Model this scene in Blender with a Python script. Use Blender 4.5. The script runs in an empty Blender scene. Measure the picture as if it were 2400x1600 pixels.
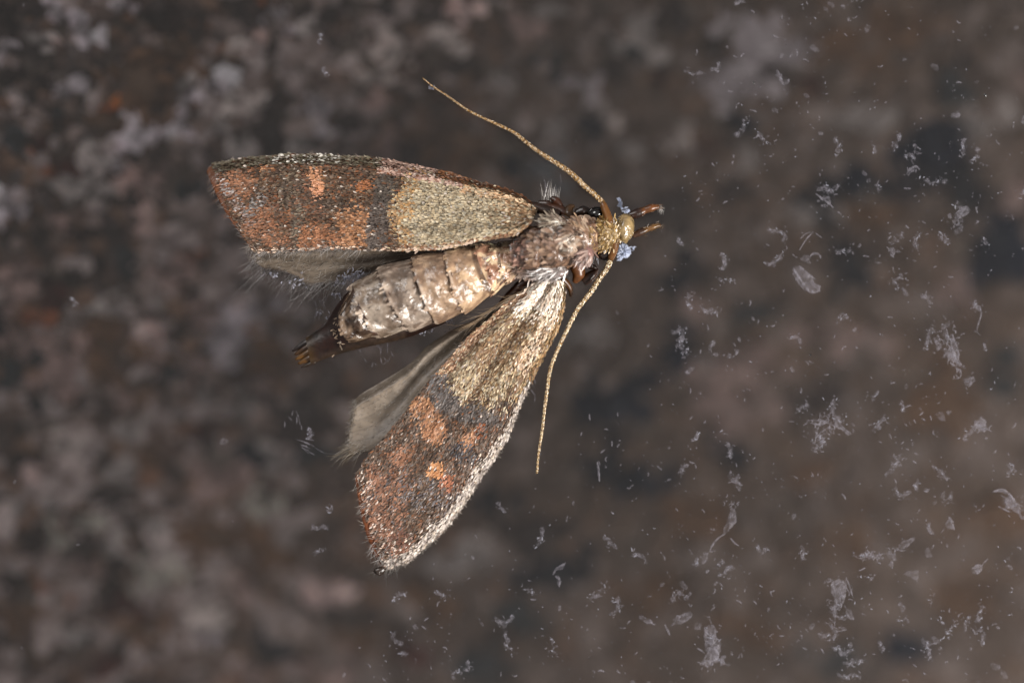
import bpy, math
import numpy as np
from mathutils import Vector

# ------------------------------------------------------------------ scale: 1 unit = 1 mm, glass surface at z = 0
sc = bpy.context.scene
COL = sc.collection
CAM_H = 100.0
cam_d = bpy.data.cameras.new('camera')
cam = bpy.data.objects.new('camera', cam_d); COL.objects.link(cam)
cam.location = (0, 0, CAM_H)
cam_d.sensor_width = 36; cam_d.lens = 150.0
cam_d.clip_start = 1; cam_d.clip_end = 2000
cam_d.dof.use_dof = True
cam_d.dof.focus_distance = CAM_H - 0.62
cam_d.dof.aperture_fstop = 0.15 / 6.0
cam_d.dof.aperture_blades = 0
sc.camera = cam

w = bpy.data.worlds.new('World'); sc.world = w; w.use_nodes = True
w.node_tree.nodes['Background'].inputs[0].default_value = (1.0, 0.95, 0.93, 1)
w.node_tree.nodes['Background'].inputs[1].default_value = 0.38

def area(name, loc, size, power, col):
    d = bpy.data.lights.new(name, 'AREA'); d.shape = 'DISK'; d.size = size; d.energy = power; d.color = col
    o = bpy.data.objects.new(name, d); COL.objects.link(o); o.location = loc
    o.rotation_euler = (Vector((0, 0, 0)) - Vector(loc)).to_track_quat('-Z', 'Y').to_euler()
    return o
area('flash_key', (88, -44, 84), 50, 330000, (1.0, 0.955, 0.90))
area('flash_fill', (-72, 70, 90), 64, 105000, (1.0, 0.96, 0.93))

sc.view_settings.view_transform = 'Standard'; sc.view_settings.look = 'None'
sc.view_settings.exposure = 0.0; sc.view_settings.gamma = 1.0
sc.cycles.use_denoising = True
sc.cycles.caustics_reflective = False; sc.cycles.caustics_refractive = False
sc.cycles.max_bounces = 8; sc.cycles.transparent_max_bounces = 24
sc.cycles.use_adaptive_sampling = False
sc.cycles.filter_width = 1.3
sc.cycles.sample_clamp_indirect = 6

rng = np.random.default_rng(11)
R = rng.random

# ------------------------------------------------------------------ helpers
def P(px, py, z):
    px = np.asarray(px, float); py = np.asarray(py, float); z = np.asarray(z, float)
    k = (CAM_H - z) / CAM_H / 100.0
    return np.stack(np.broadcast_arrays((px - 1200) * k, (800 - py) * k, z), -1)

def L(c):
    c = np.asarray(c, float) / 255.0
    return np.where(c <= 0.04045, c / 12.92, ((c + 0.055) / 1.055) ** 2.4)

_perm = np.random.default_rng(5).random((256, 256))
def vnoise(x, y, s=1.0, off=0.0):
    x = np.asarray(x, float) / s + 37.3 + off; y = np.asarray(y, float) / s + 91.7 + off * 1.7
    xi = np.floor(x).astype(int); yi = np.floor(y).astype(int); fx = x - xi; fy = y - yi
    fx = fx * fx * (3 - 2 * fx); fy = fy * fy * (3 - 2 * fy)
    a = _perm[xi % 256, yi % 256]; b = _perm[(xi + 1) % 256, yi % 256]
    c = _perm[xi % 256, (yi + 1) % 256]; d = _perm[(xi + 1) % 256, (yi + 1) % 256]
    return (a + (b - a) * fx) * (1 - fy) + (c + (d - c) * fx) * fy
def fnoise(x, y, s, off=0.0):
    return (vnoise(x, y, s, off) + 0.5 * vnoise(x, y, s / 2.1, off + 7) + 0.25 * vnoise(x, y, s / 4.3, off + 13)) / 1.75
def sstep(a, b, x):
    t = np.clip((x - a) / (b - a), 0, 1); return t * t * (3 - 2 * t)

def mesh(name, V, F, C=None, mat=None, parent=None, smooth=False):
    """V (n,3); F list of arrays of equal-length faces or one array; C (n,3) linear colours."""
    V = np.asarray(V, np.float32)
    if isinstance(F, np.ndarray): F = [F]
    F = [np.asarray(f, np.int32) for f in F if len(f)]
    me = bpy.data.meshes.new(name)
    me.vertices.add(len(V)); me.vertices.foreach_set('co', V.ravel())
    loops = np.concatenate([f.ravel() for f in F])
    tot = np.concatenate([np.full(len(f), f.shape[1], np.int32) for f in F])
    start = np.concatenate([[0], np.cumsum(tot)[:-1]]).astype(np.int32)
    me.loops.add(len(loops)); me.loops.foreach_set('vertex_index', loops)
    me.polygons.add(len(tot)); me.polygons.foreach_set('loop_start', start)
    try: me.polygons.foreach_set('loop_total', tot)
    except Exception: pass
    me.update(calc_edges=True); me.validate()
    if smooth is not None: me.polygons.foreach_set('use_smooth', np.full(len(me.polygons), bool(smooth)))
    if C is not None:
        a = me.color_attributes.new('pigment', 'FLOAT_COLOR', 'POINT')
        cc = np.ones((len(V), 4), np.float32); cc[:, :3] = np.clip(C, 0, 0.95)
        a.data.foreach_set('color', cc.ravel())
    if mat: me.materials.append(mat)
    o = bpy.data.objects.new(name, me); COL.objects.link(o)
    if parent: o.parent = parent
    return o

def thing(name, loc, label, cat, group=None):
    o = bpy.data.objects.new(name, None); COL.objects.link(o); o.location = loc
    o.empty_display_size = 0.2
    o['label'] = label; o['category'] = cat
    if group: o['group'] = group
    return o

class Acc:
    """accumulates pieces of ONE mesh"""
    def __init__(s): s.V = []; s.T = []; s.Q = []; s.C = []; s.n = 0
    def add(s, V, C, tri=None, quad=None):
        V = np.asarray(V, float).reshape(-1, 3)
        C = np.broadcast_to(np.asarray(C, float), V.shape)
        s.V.append(V); s.C.append(C)
        if tri is not None and len(tri): s.T.append(np.asarray(tri) + s.n)
        if quad is not None and len(quad): s.Q.append(np.asarray(quad) + s.n)
        s.n += len(V)
    def build(s, name, mat, parent=None, smooth=False):
        F = []
        if s.T: F.append(np.concatenate(s.T))
        if s.Q: F.append(np.concatenate(s.Q))
        return mesh(name, np.concatenate(s.V), F, np.concatenate(s.C), mat, parent, smooth)

def grid_quads(nu, nv, wrap=False):
    i = np.arange(nu - 1)[:, None]; j = np.arange(nv if wrap else nv - 1)[None, :]
    j2 = (j + 1) % nv
    a = i * nv + j; b = i * nv + j2; c = (i + 1) * nv + j2; d = (i + 1) * nv + j
    return np.stack([a, d, c, b], -1).reshape(-1, 4)

def tube(acc, path, rad, col, sides=6, flat=1.0):
    path = np.asarray(path, float); n = len(path)
    rad = np.broadcast_to(np.asarray(rad, float), (n,))
    col = np.broadcast_to(np.asarray(col, float), (n, 3))
    t = np.gradient(path, axis=0); t /= np.linalg.norm(t, axis=1, keepdims=True) + 1e-12
    up = np.array([0, 0, 1.0]); s_ = np.cross(t, up); ln = np.linalg.norm(s_, axis=1, keepdims=True)
    s_ = np.where(ln > 1e-3, s_ / np.maximum(ln, 1e-9), [1.0, 0, 0]); b_ = np.cross(s_, t)
    a = np.linspace(0, 2 * math.pi, sides, endpoint=False)
    V = path[:, None] + rad[:, None, None] * (np.cos(a)[None, :, None] * s_[:, None] + flat * np.sin(a)[None, :, None] * b_[:, None])
    Cc = np.repeat(col[:, None], sides, 1)
    q = grid_quads(n, sides, True)
    V = V.reshape(-1, 3); Cc = Cc.reshape(-1, 3)
    m = len(V)
    V = np.concatenate([V, path[:1], path[-1:]]); Cc = np.concatenate([Cc, col[:1], col[-1:]])
    k = np.arange(sides); k2 = (k + 1) % sides
    tri = np.concatenate([np.stack([k, k2, np.full(sides, m)], 1), np.stack([(n - 1) * sides + k2, (n - 1) * sides + k, np.full(sides, m + 1)], 1)])
    acc.add(V, Cc, tri, q)

def smooth_path(pts, n):
    pts = np.asarray(pts, float)
    d = np.concatenate([[0], np.cumsum(np.linalg.norm(np.diff(pts, axis=0), axis=1))]); d /= d[-1]
    # Catmull-Rom through the points
    T = np.linspace(0, 1, n); k = np.clip(np.searchsorted(d, T, side='right') - 1, 0, len(pts) - 2)
    f = ((T - d[k]) / np.maximum(d[k + 1] - d[k], 1e-9))[:, None]
    p1 = pts[k]; p2 = pts[k + 1]; p0 = pts[np.maximum(k - 1, 0)]; p3 = pts[np.minimum(k + 2, len(pts) - 1)]
    return 0.5 * (2 * p1 + (p2 - p0) * f + (2 * p0 - 5 * p1 + 4 * p2 - p3) * f ** 2 + (3 * p1 - p0 - 3 * p2 + p3) * f ** 3)

_SL = np.array([0, 0, .55, .92, 1.05, .90, .55]); _SW = np.array([-.22, .22, .5, .38, 0.0, -.42, -.5])
_ST = np.array([[0, 1, 2], [0, 2, 6], [2, 3, 6], [3, 5, 6], [3, 4, 5]])
def scales(acc, O, T, N, ln, wd, col, lift=0.25, liftj=0.12, roll=0.3, curl=0.15, jag=0.12):
    """small overlapping scale plates: origin O, direction T, normal N"""
    n = len(O)
    T = T / np.linalg.norm(T, axis=1, keepdims=True); N = N / np.linalg.norm(N, axis=1, keepdims=True)
    B = np.cross(N, T)
    a = lift + liftj * rng.standard_normal(n); r = roll * rng.standard_normal(n)
    T2 = T * np.cos(a)[:, None] + N * np.sin(a)[:, None]; N2 = -T * np.sin(a)[:, None] + N * np.cos(a)[:, None]
    B2 = B * np.cos(r)[:, None] + N2 * np.sin(r)[:, None]; N3 = np.cross(T2, B2)
    ln = np.broadcast_to(ln, (n,)); wd = np.broadcast_to(wd, (n,))
    sl = _SL[None] * (1 + jag * rng.standard_normal((n, 7))); sw = _SW[None] * (1 + jag * rng.standard_normal((n, 7)))
    sz = -curl * sl ** 2 * ln[:, None] - 0.25 * (sw ** 2) * wd[:, None]
    V = O[:, None] + T2[:, None] * (sl * ln[:, None])[..., None] + B2[:, None] * (sw * wd[:, None])[..., None] + N3[:, None] * sz[..., None]
    C = np.repeat(col[:, None], 7, 1) * (0.82 + 0.30 * np.clip(_SL, 0, 1))[None, :, None]
    tri = (_ST[None] + (np.arange(n) * 7)[:, None, None]).reshape(-1, 3)
    acc.add(V.reshape(-1, 3), C.reshape(-1, 3), tri)

def hairs(acc, O, D, ln, r0, col, bend=0.2, seg=3):
    """tapering three-sided bristles"""
    n = len(O); D = D / np.linalg.norm(D, axis=1, keepdims=True)
    up = np.array([0, 0, 1.0]); S = np.cross(D, up); S /= np.linalg.norm(S, axis=1, keepdims=True) + 1e-9; U = np.cross(S, D)
    ln = np.broadcast_to(ln, (n,)); b = bend * rng.standard_normal(n); bu = 0.5 * bend * rng.standard_normal(n)
    t = np.linspace(0, 1, seg + 1)
    ctr = O[:, None] + D[:, None] * (t[None] * ln[:, None])[..., None] + S[:, None] * (b[:, None] * ln[:, None] * t[None] ** 2)[..., None] + U[:, None] * (bu[:, None] * ln[:, None] * t[None] ** 2)[..., None]
    rr = np.broadcast_to(r0, (n,))[:, None] * (1 - 0.85 * t[None])
    a = np.array([0, 2.094, 4.189])
    V = ctr[:, :, None] + rr[:, :, None, None] * (np.cos(a)[None, None, :, None] * S[:, None, None] + np.sin(a)[None, None, :, None] * U[:, None, None])
    q = grid_quads(seg + 1, 3, True)
    Q = (q[None] + (np.arange(n) * (seg + 1) * 3)[:, None, None]).reshape(-1, 4)
    C = np.repeat(np.broadcast_to(col, (n, 3))[:, None], (seg + 1) * 3, 1)
    acc.add(V.reshape(-1, 3), C.reshape(-1, 3), None, Q)

def ellipsoid(acc, c, r, col, rot=0.0, nu=18, nv=24, bump=0.0, bs=0.25, seed=0.0):
    th = np.linspace(0.001, math.pi - 0.001, nu)[:, None]; ph = np.linspace(0, 2 * math.pi, nv, endpoint=False)[None]
    d = np.stack([np.cos(th) + 0 * ph, np.sin(th) * np.cos(ph), np.sin(th) * np.sin(ph)], -1)
    k = 1 + bump * (fnoise(d[..., 0] * 3 + d[..., 2] * 2, d[..., 1] * 3 - d[..., 2] * 2, bs * 4, seed) - 0.5) * 2
    v = d * np.asarray(r) * k[..., None]
    x = v[..., 0] * math.cos(rot) - v[..., 1] * math.sin(rot); y = v[..., 0] * math.sin(rot) + v[..., 1] * math.cos(rot)
    V = np.stack([x, y, v[..., 2]], -1) + np.asarray(c)
    acc.add(V.reshape(-1, 3), np.asarray(col, float), None, grid_quads(nu, nv, True)[:, ::-1])

# ------------------------------------------------------------------ materials
def mat_base(name):
    m = bpy.data.materials.new(name); m.use_nodes = True
    return m, m.node_tree, m.node_tree.nodes['Principled BSDF']

def mat_pigment(name, rough=0.45, spec=0.5, bump=0.0, bscale=20.0, coat=0.0, vary=0.25, vscale=8.0, alpha=None, sss=0.0, trans=0.0, aniso=0.0, sheen=0.0, bdist=0.02, gain=0.68):
    m, nt, b = mat_base(name); N = nt.nodes; Lk = nt.links
    at = N.new('ShaderNodeAttribute'); at.attribute_name = 'pigment'
    tc = N.new('ShaderNodeTexCoord')
    nz = N.new('ShaderNodeTexNoise'); nz.inputs['Scale'].default_value = vscale; nz.inputs['Detail'].default_value = 5
    Lk.new(tc.outputs['Object'], nz.inputs['Vector'])
    mr = N.new('ShaderNodeMapRange'); mr.inputs[1].default_value = 0.3; mr.inputs[2].default_value = 0.7
    mr.inputs[3].default_value = gain * (1 - vary); mr.inputs[4].default_value = gain * (1 + vary)
    Lk.new(nz.outputs['Fac'], mr.inputs[0])
    mx = N.new('ShaderNodeVectorMath'); mx.operation = 'SCALE'
    Lk.new(at.outputs['Color'], mx.inputs[0]); Lk.new(mr.outputs[0], mx.inputs['Scale'])
    Lk.new(mx.outputs[0], b.inputs['Base Color'])
    b.inputs['Roughness'].default_value = rough; b.inputs['Specular IOR Level'].default_value = spec
    b.inputs['Coat Weight'].default_value = coat; b.inputs['Coat Roughness'].default_value = 0.12
    b.inputs['Sheen Weight'].default_value = sheen
    if trans: b.inputs['Transmission Weight'].default_value = trans
    if sss:
        b.inputs['Subsurface Weight'].default_value = sss; b.inputs['Subsurface Scale'].default_value = 0.15
        b.inputs['Subsurface Radius'].default_value = (1.0, 0.5, 0.2)
    if alpha is not None: b.inputs['Alpha'].default_value = alpha
    if bump:
        n2 = N.new('ShaderNodeTexNoise'); n2.inputs['Scale'].default_value = bscale; n2.inputs['Detail'].default_value = 6
        Lk.new(tc.outputs['Object'], n2.inputs['Vector'])
        bp = N.new('ShaderNodeBump'); bp.inputs['Strength'].default_value = bump; bp.inputs['Distance'].default_value = bdist
        Lk.new(n2.outputs['Fac'], bp.inputs['Height']); Lk.new(bp.outputs[0], b.inputs['Normal'])
    return m

M_scale = mat_pigment('wing_scale', gain=.88, rough=0.5, spec=0.32, vary=0.18, vscale=30)
M_mem = mat_pigment('wing_membrane', rough=0.5, spec=0.4, bump=0.6, bscale=14, vary=0.25, vscale=5)
M_hind = mat_pigment('hindwing_membrane', rough=0.42, spec=0.5, bump=0.7, bscale=9, vary=0.25, vscale=3.5, alpha=0.70, gain=.84)
M_cut = mat_pigment('cuticle', rough=0.26, spec=0.8, bump=0.7, bscale=8, vary=0.36, vscale=5, bdist=0.05, gain=.84)
M_amber = mat_pigment('amber_cuticle', rough=0.36, spec=0.45, bump=0.6, bscale=9, vary=0.4, vscale=5, coat=0.1, sss=0.08)
M_face = mat_pigment('face_cuticle', rough=0.2, spec=0.8, bump=0.8, bscale=4.5, vary=0.5, vscale=5, coat=0.5, bdist=.09)
M_tip = mat_pigment('tip_cuticle', rough=0.42, spec=0.35, gain=.6, bump=0.6, bscale=9, vary=0.5, vscale=6)
M_eye = mat_pigment('eye', rough=0.18, spec=0.6, vary=0.1, coat=0.6)
M_hair = mat_pigment('hair_scale', gain=.72, rough=0.3, spec=0.7, vary=0.15, vscale=20)

def mat_residue(name, alpha_lo, alpha_hi, col):
    m, nt, b = mat_base(name); N = nt.nodes; Lk = nt.links
    tc = N.new('ShaderNodeTexCoord'); nz = N.new('ShaderNodeTexNoise'); nz.inputs['Scale'].default_value = 9; nz.inputs['Detail'].default_value = 6
    Lk.new(tc.outputs['Object'], nz.inputs['Vector'])
    mr = N.new('ShaderNodeMapRange'); mr.inputs[1].default_value = 0.35; mr.inputs[2].default_value = 0.68
    mr.inputs[3].default_value = alpha_lo; mr.inputs[4].default_value = alpha_hi
    Lk.new(nz.outputs['Fac'], mr.inputs[0]); Lk.new(mr.outputs[0], b.inputs['Alpha'])
    b.inputs['Base Color'].default_value = (*L(col), 1); b.inputs['Roughness'].default_value = 0.5
    bp = N.new('ShaderNodeBump'); bp.inputs['Strength'].default_value = 0.7; bp.inputs['Distance'].default_value = 0.02
    Lk.new(nz.outputs['Fac'], bp.inputs['Height']); Lk.new(bp.outputs[0], b.inputs['Normal'])
    return m
M_res = mat_residue('residue', 0.05, 0.32, (136, 132, 142))
M_film = mat_residue('residue_film', 0.04, 0.20, (130, 126, 136))
M_resb = mat_residue('residue_bright', 0.30, 0.75, (156, 157, 170))
M_white = mat_residue('residue_white', 0.9, 1.0, (182, 190, 210))

# ------------------------------------------------------------------ the glass pane the moth sits on
def make_glass():
    m = bpy.data.materials.new('pane_glass'); m.use_nodes = True; nt = m.node_tree; N = nt.nodes; Lk = nt.links
    N.clear(); out = N.new('ShaderNodeOutputMaterial'); mix = N.new('ShaderNodeMixShader')
    tr = N.new('ShaderNodeBsdfTransparent'); tr.inputs[0].default_value = (0.965, 0.975, 0.97, 1)
    gl = N.new('ShaderNodeBsdfGlossy'); gl.inputs['Roughness'].default_value = 0.03
    fr = N.new('ShaderNodeFresnel'); fr.inputs[0].default_value = 1.5
    Lk.new(fr.outputs[0], mix.inputs[0]); Lk.new(tr.outputs[0], mix.inputs[1]); Lk.new(gl.outputs[0], mix.inputs[2]); Lk.new(mix.outputs[0], out.inputs[0])
    X, Y, T = 40.0, 30.0, 1.6
    V = np.array([[sx * X, sy * Y, z] for z in (-T, 0) for sx, sy in ((-1, -1), (1, -1), (1, 1), (-1, 1))])
    F = np.array([[3, 2, 1, 0], [4, 5, 6, 7], [0, 1, 5, 4], [1, 2, 6, 5], [2, 3, 7, 6], [3, 0, 4, 7]])
    o = mesh('glass_pane', V, F, None, m)
    o['kind'] = 'structure'
    return o
make_glass()

# ------------------------------------------------------------------ the stone far below the glass, tilted away to the lower right
def stone_z(px, py):
    t = np.asarray(px, float) / 2400 * 0.55 + np.asarray(py, float) / 1600 * 0.45
    return -(3.0 + 9.5 * t)

def make_stone():
    m, nt, b = mat_base('stone'); N = nt.nodes; Lk = nt.links
    tc = N.new('ShaderNodeTexCoord')
    n1 = N.new('ShaderNodeTexNoise'); n1.inputs['Scale'].default_value = 0.55; n1.inputs['Detail'].default_value = 8; n1.inputs['Roughness'].default_value = 0.6
    n2 = N.new('ShaderNodeTexVoronoi'); n2.inputs['Scale'].default_value = 1.1
    Lk.new(tc.outputs['Object'], n1.inputs['Vector']); Lk.new(tc.outputs['Object'], n2.inputs['Vector'])
    cr = N.new('ShaderNodeValToRGB'); e = cr.color_ramp.elements
    e[0].position = 0.32; e[0].color = (*L((78, 63, 58)), 1)
    e[1].position = 0.70; e[1].color = (*L((114, 103, 98)), 1)
    k = e.new(0.48); k.color = (*L((92, 77, 70)), 1)
    Lk.new(n1.outputs['Fac'], cr.inputs[0])
    sep = N.new('ShaderNodeSeparateColor'); Lk.new(n2.outputs['Color'], sep.inputs[0])
    mr = N.new('ShaderNodeMapRange'); mr.inputs[3].default_value = 0.8; mr.inputs[4].default_value = 1.2; Lk.new(sep.outputs[0], mr.inputs[0])
    vm = N.new('ShaderNodeVectorMath'); vm.operation = 'SCALE'; Lk.new(cr.outputs[0], vm.inputs[0]); Lk.new(mr.outputs[0], vm.inputs['Scale'])
    Lk.new(vm.outputs[0], b.inputs['Base Color']); b.inputs['Roughness'].default_value = 0.85
    bp = N.new('ShaderNodeBump'); bp.inputs['Strength'].default_value = 0.6; bp.inputs['Distance'].default_value = 0.3
    Lk.new(n1.outputs['Fac'], bp.inputs['Height']); Lk.new(bp.outputs[0], b.inputs['Normal'])
    nx, ny = 150, 110
    px = np.linspace(-1400, 3800, nx)[:, None] + np.zeros((1, ny)); py = np.linspace(-1400, 3000, ny)[None] + np.zeros((nx, 1))
    z = stone_z(px, py) - 0.12 + 0.25 * (fnoise(px, py, 160, 3) - 0.5)
    V = P(px, py, z).reshape(-1, 3)
    o = mesh('stone_ground', V, grid_quads(nx, ny)[:, ::-1] if False else grid_quads(nx, ny), None, m, smooth=True)
    o['kind'] = 'structure'
    return o
stone = make_stone()

# grain material: colour per object
mg, ntg, bg = mat_base('mineral_grain'); oi = ntg.nodes.new('ShaderNodeObjectInfo')
tcg = ntg.nodes.new('ShaderNodeTexCoord'); nzg = ntg.nodes.new('ShaderNodeTexNoise'); nzg.inputs['Scale'].default_value = 2.2; nzg.inputs['Detail'].default_value = 5
mrg = ntg.nodes.new('ShaderNodeMapRange'); mrg.inputs[1].default_value = 0.3; mrg.inputs[2].default_value = 0.7; mrg.inputs[3].default_value = 0.78; mrg.inputs[4].default_value = 1.2
vmg = ntg.nodes.new('ShaderNodeVectorMath'); vmg.operation = 'SCALE'
ntg.links.new(tcg.outputs['Object'], nzg.inputs['Vector']); ntg.links.new(nzg.outputs['Fac'], mrg.inputs[0]); ntg.links.new(oi.outputs['Color'], vmg.inputs[0])
ntg.links.new(mrg.outputs[0], vmg.inputs['Scale']); ntg.links.new(vmg.outputs[0], bg.inputs['Base Color']); bg.inputs['Roughness'].default_value = 0.75
M_sgrain = mat_pigment('sand_grain', rough=0.8, spec=0.3, vary=0.2, vscale=2, gain=1.0)

def grain_mesh(seed):
    r = np.random.default_rng(seed); n = 14
    a = np.linspace(0, 2 * math.pi, n, endpoint=False) + r.normal(0, .10, n)
    rad = 1 + 0.75 * r.uniform(-1, 1, n); rad = 0.6 * rad + 0.2 * (np.roll(rad, 1) + np.roll(rad, -1))
    rim = np.stack([np.cos(a) * rad, np.sin(a) * rad, np.full(n, -0.35)], 1)
    mid = np.stack([np.cos(a) * rad * .72, np.sin(a) * rad * .72, 0.10 + 0.05 * r.uniform(-1, 1, n)], 1)
    V = np.concatenate([rim, mid, [[0.05, 0, 0.16]]])
    k = np.arange(n); k2 = (k + 1) % n
    me = bpy.data.meshes.new('mineral_grain')
    me.from_pydata(V.tolist(), [], [(int(i), int(j), int(j + n), int(i + n)) for i, j in zip(k, k2)] + [(int(i + n), int(j + n), 2 * n) for i, j in zip(k, k2)])
    me.polygons.foreach_set('use_smooth', np.ones(len(me.polygons), bool)); me.materials.append(mg)
    return me
GM = [grain_mesh(i) for i in range(7)]

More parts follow.
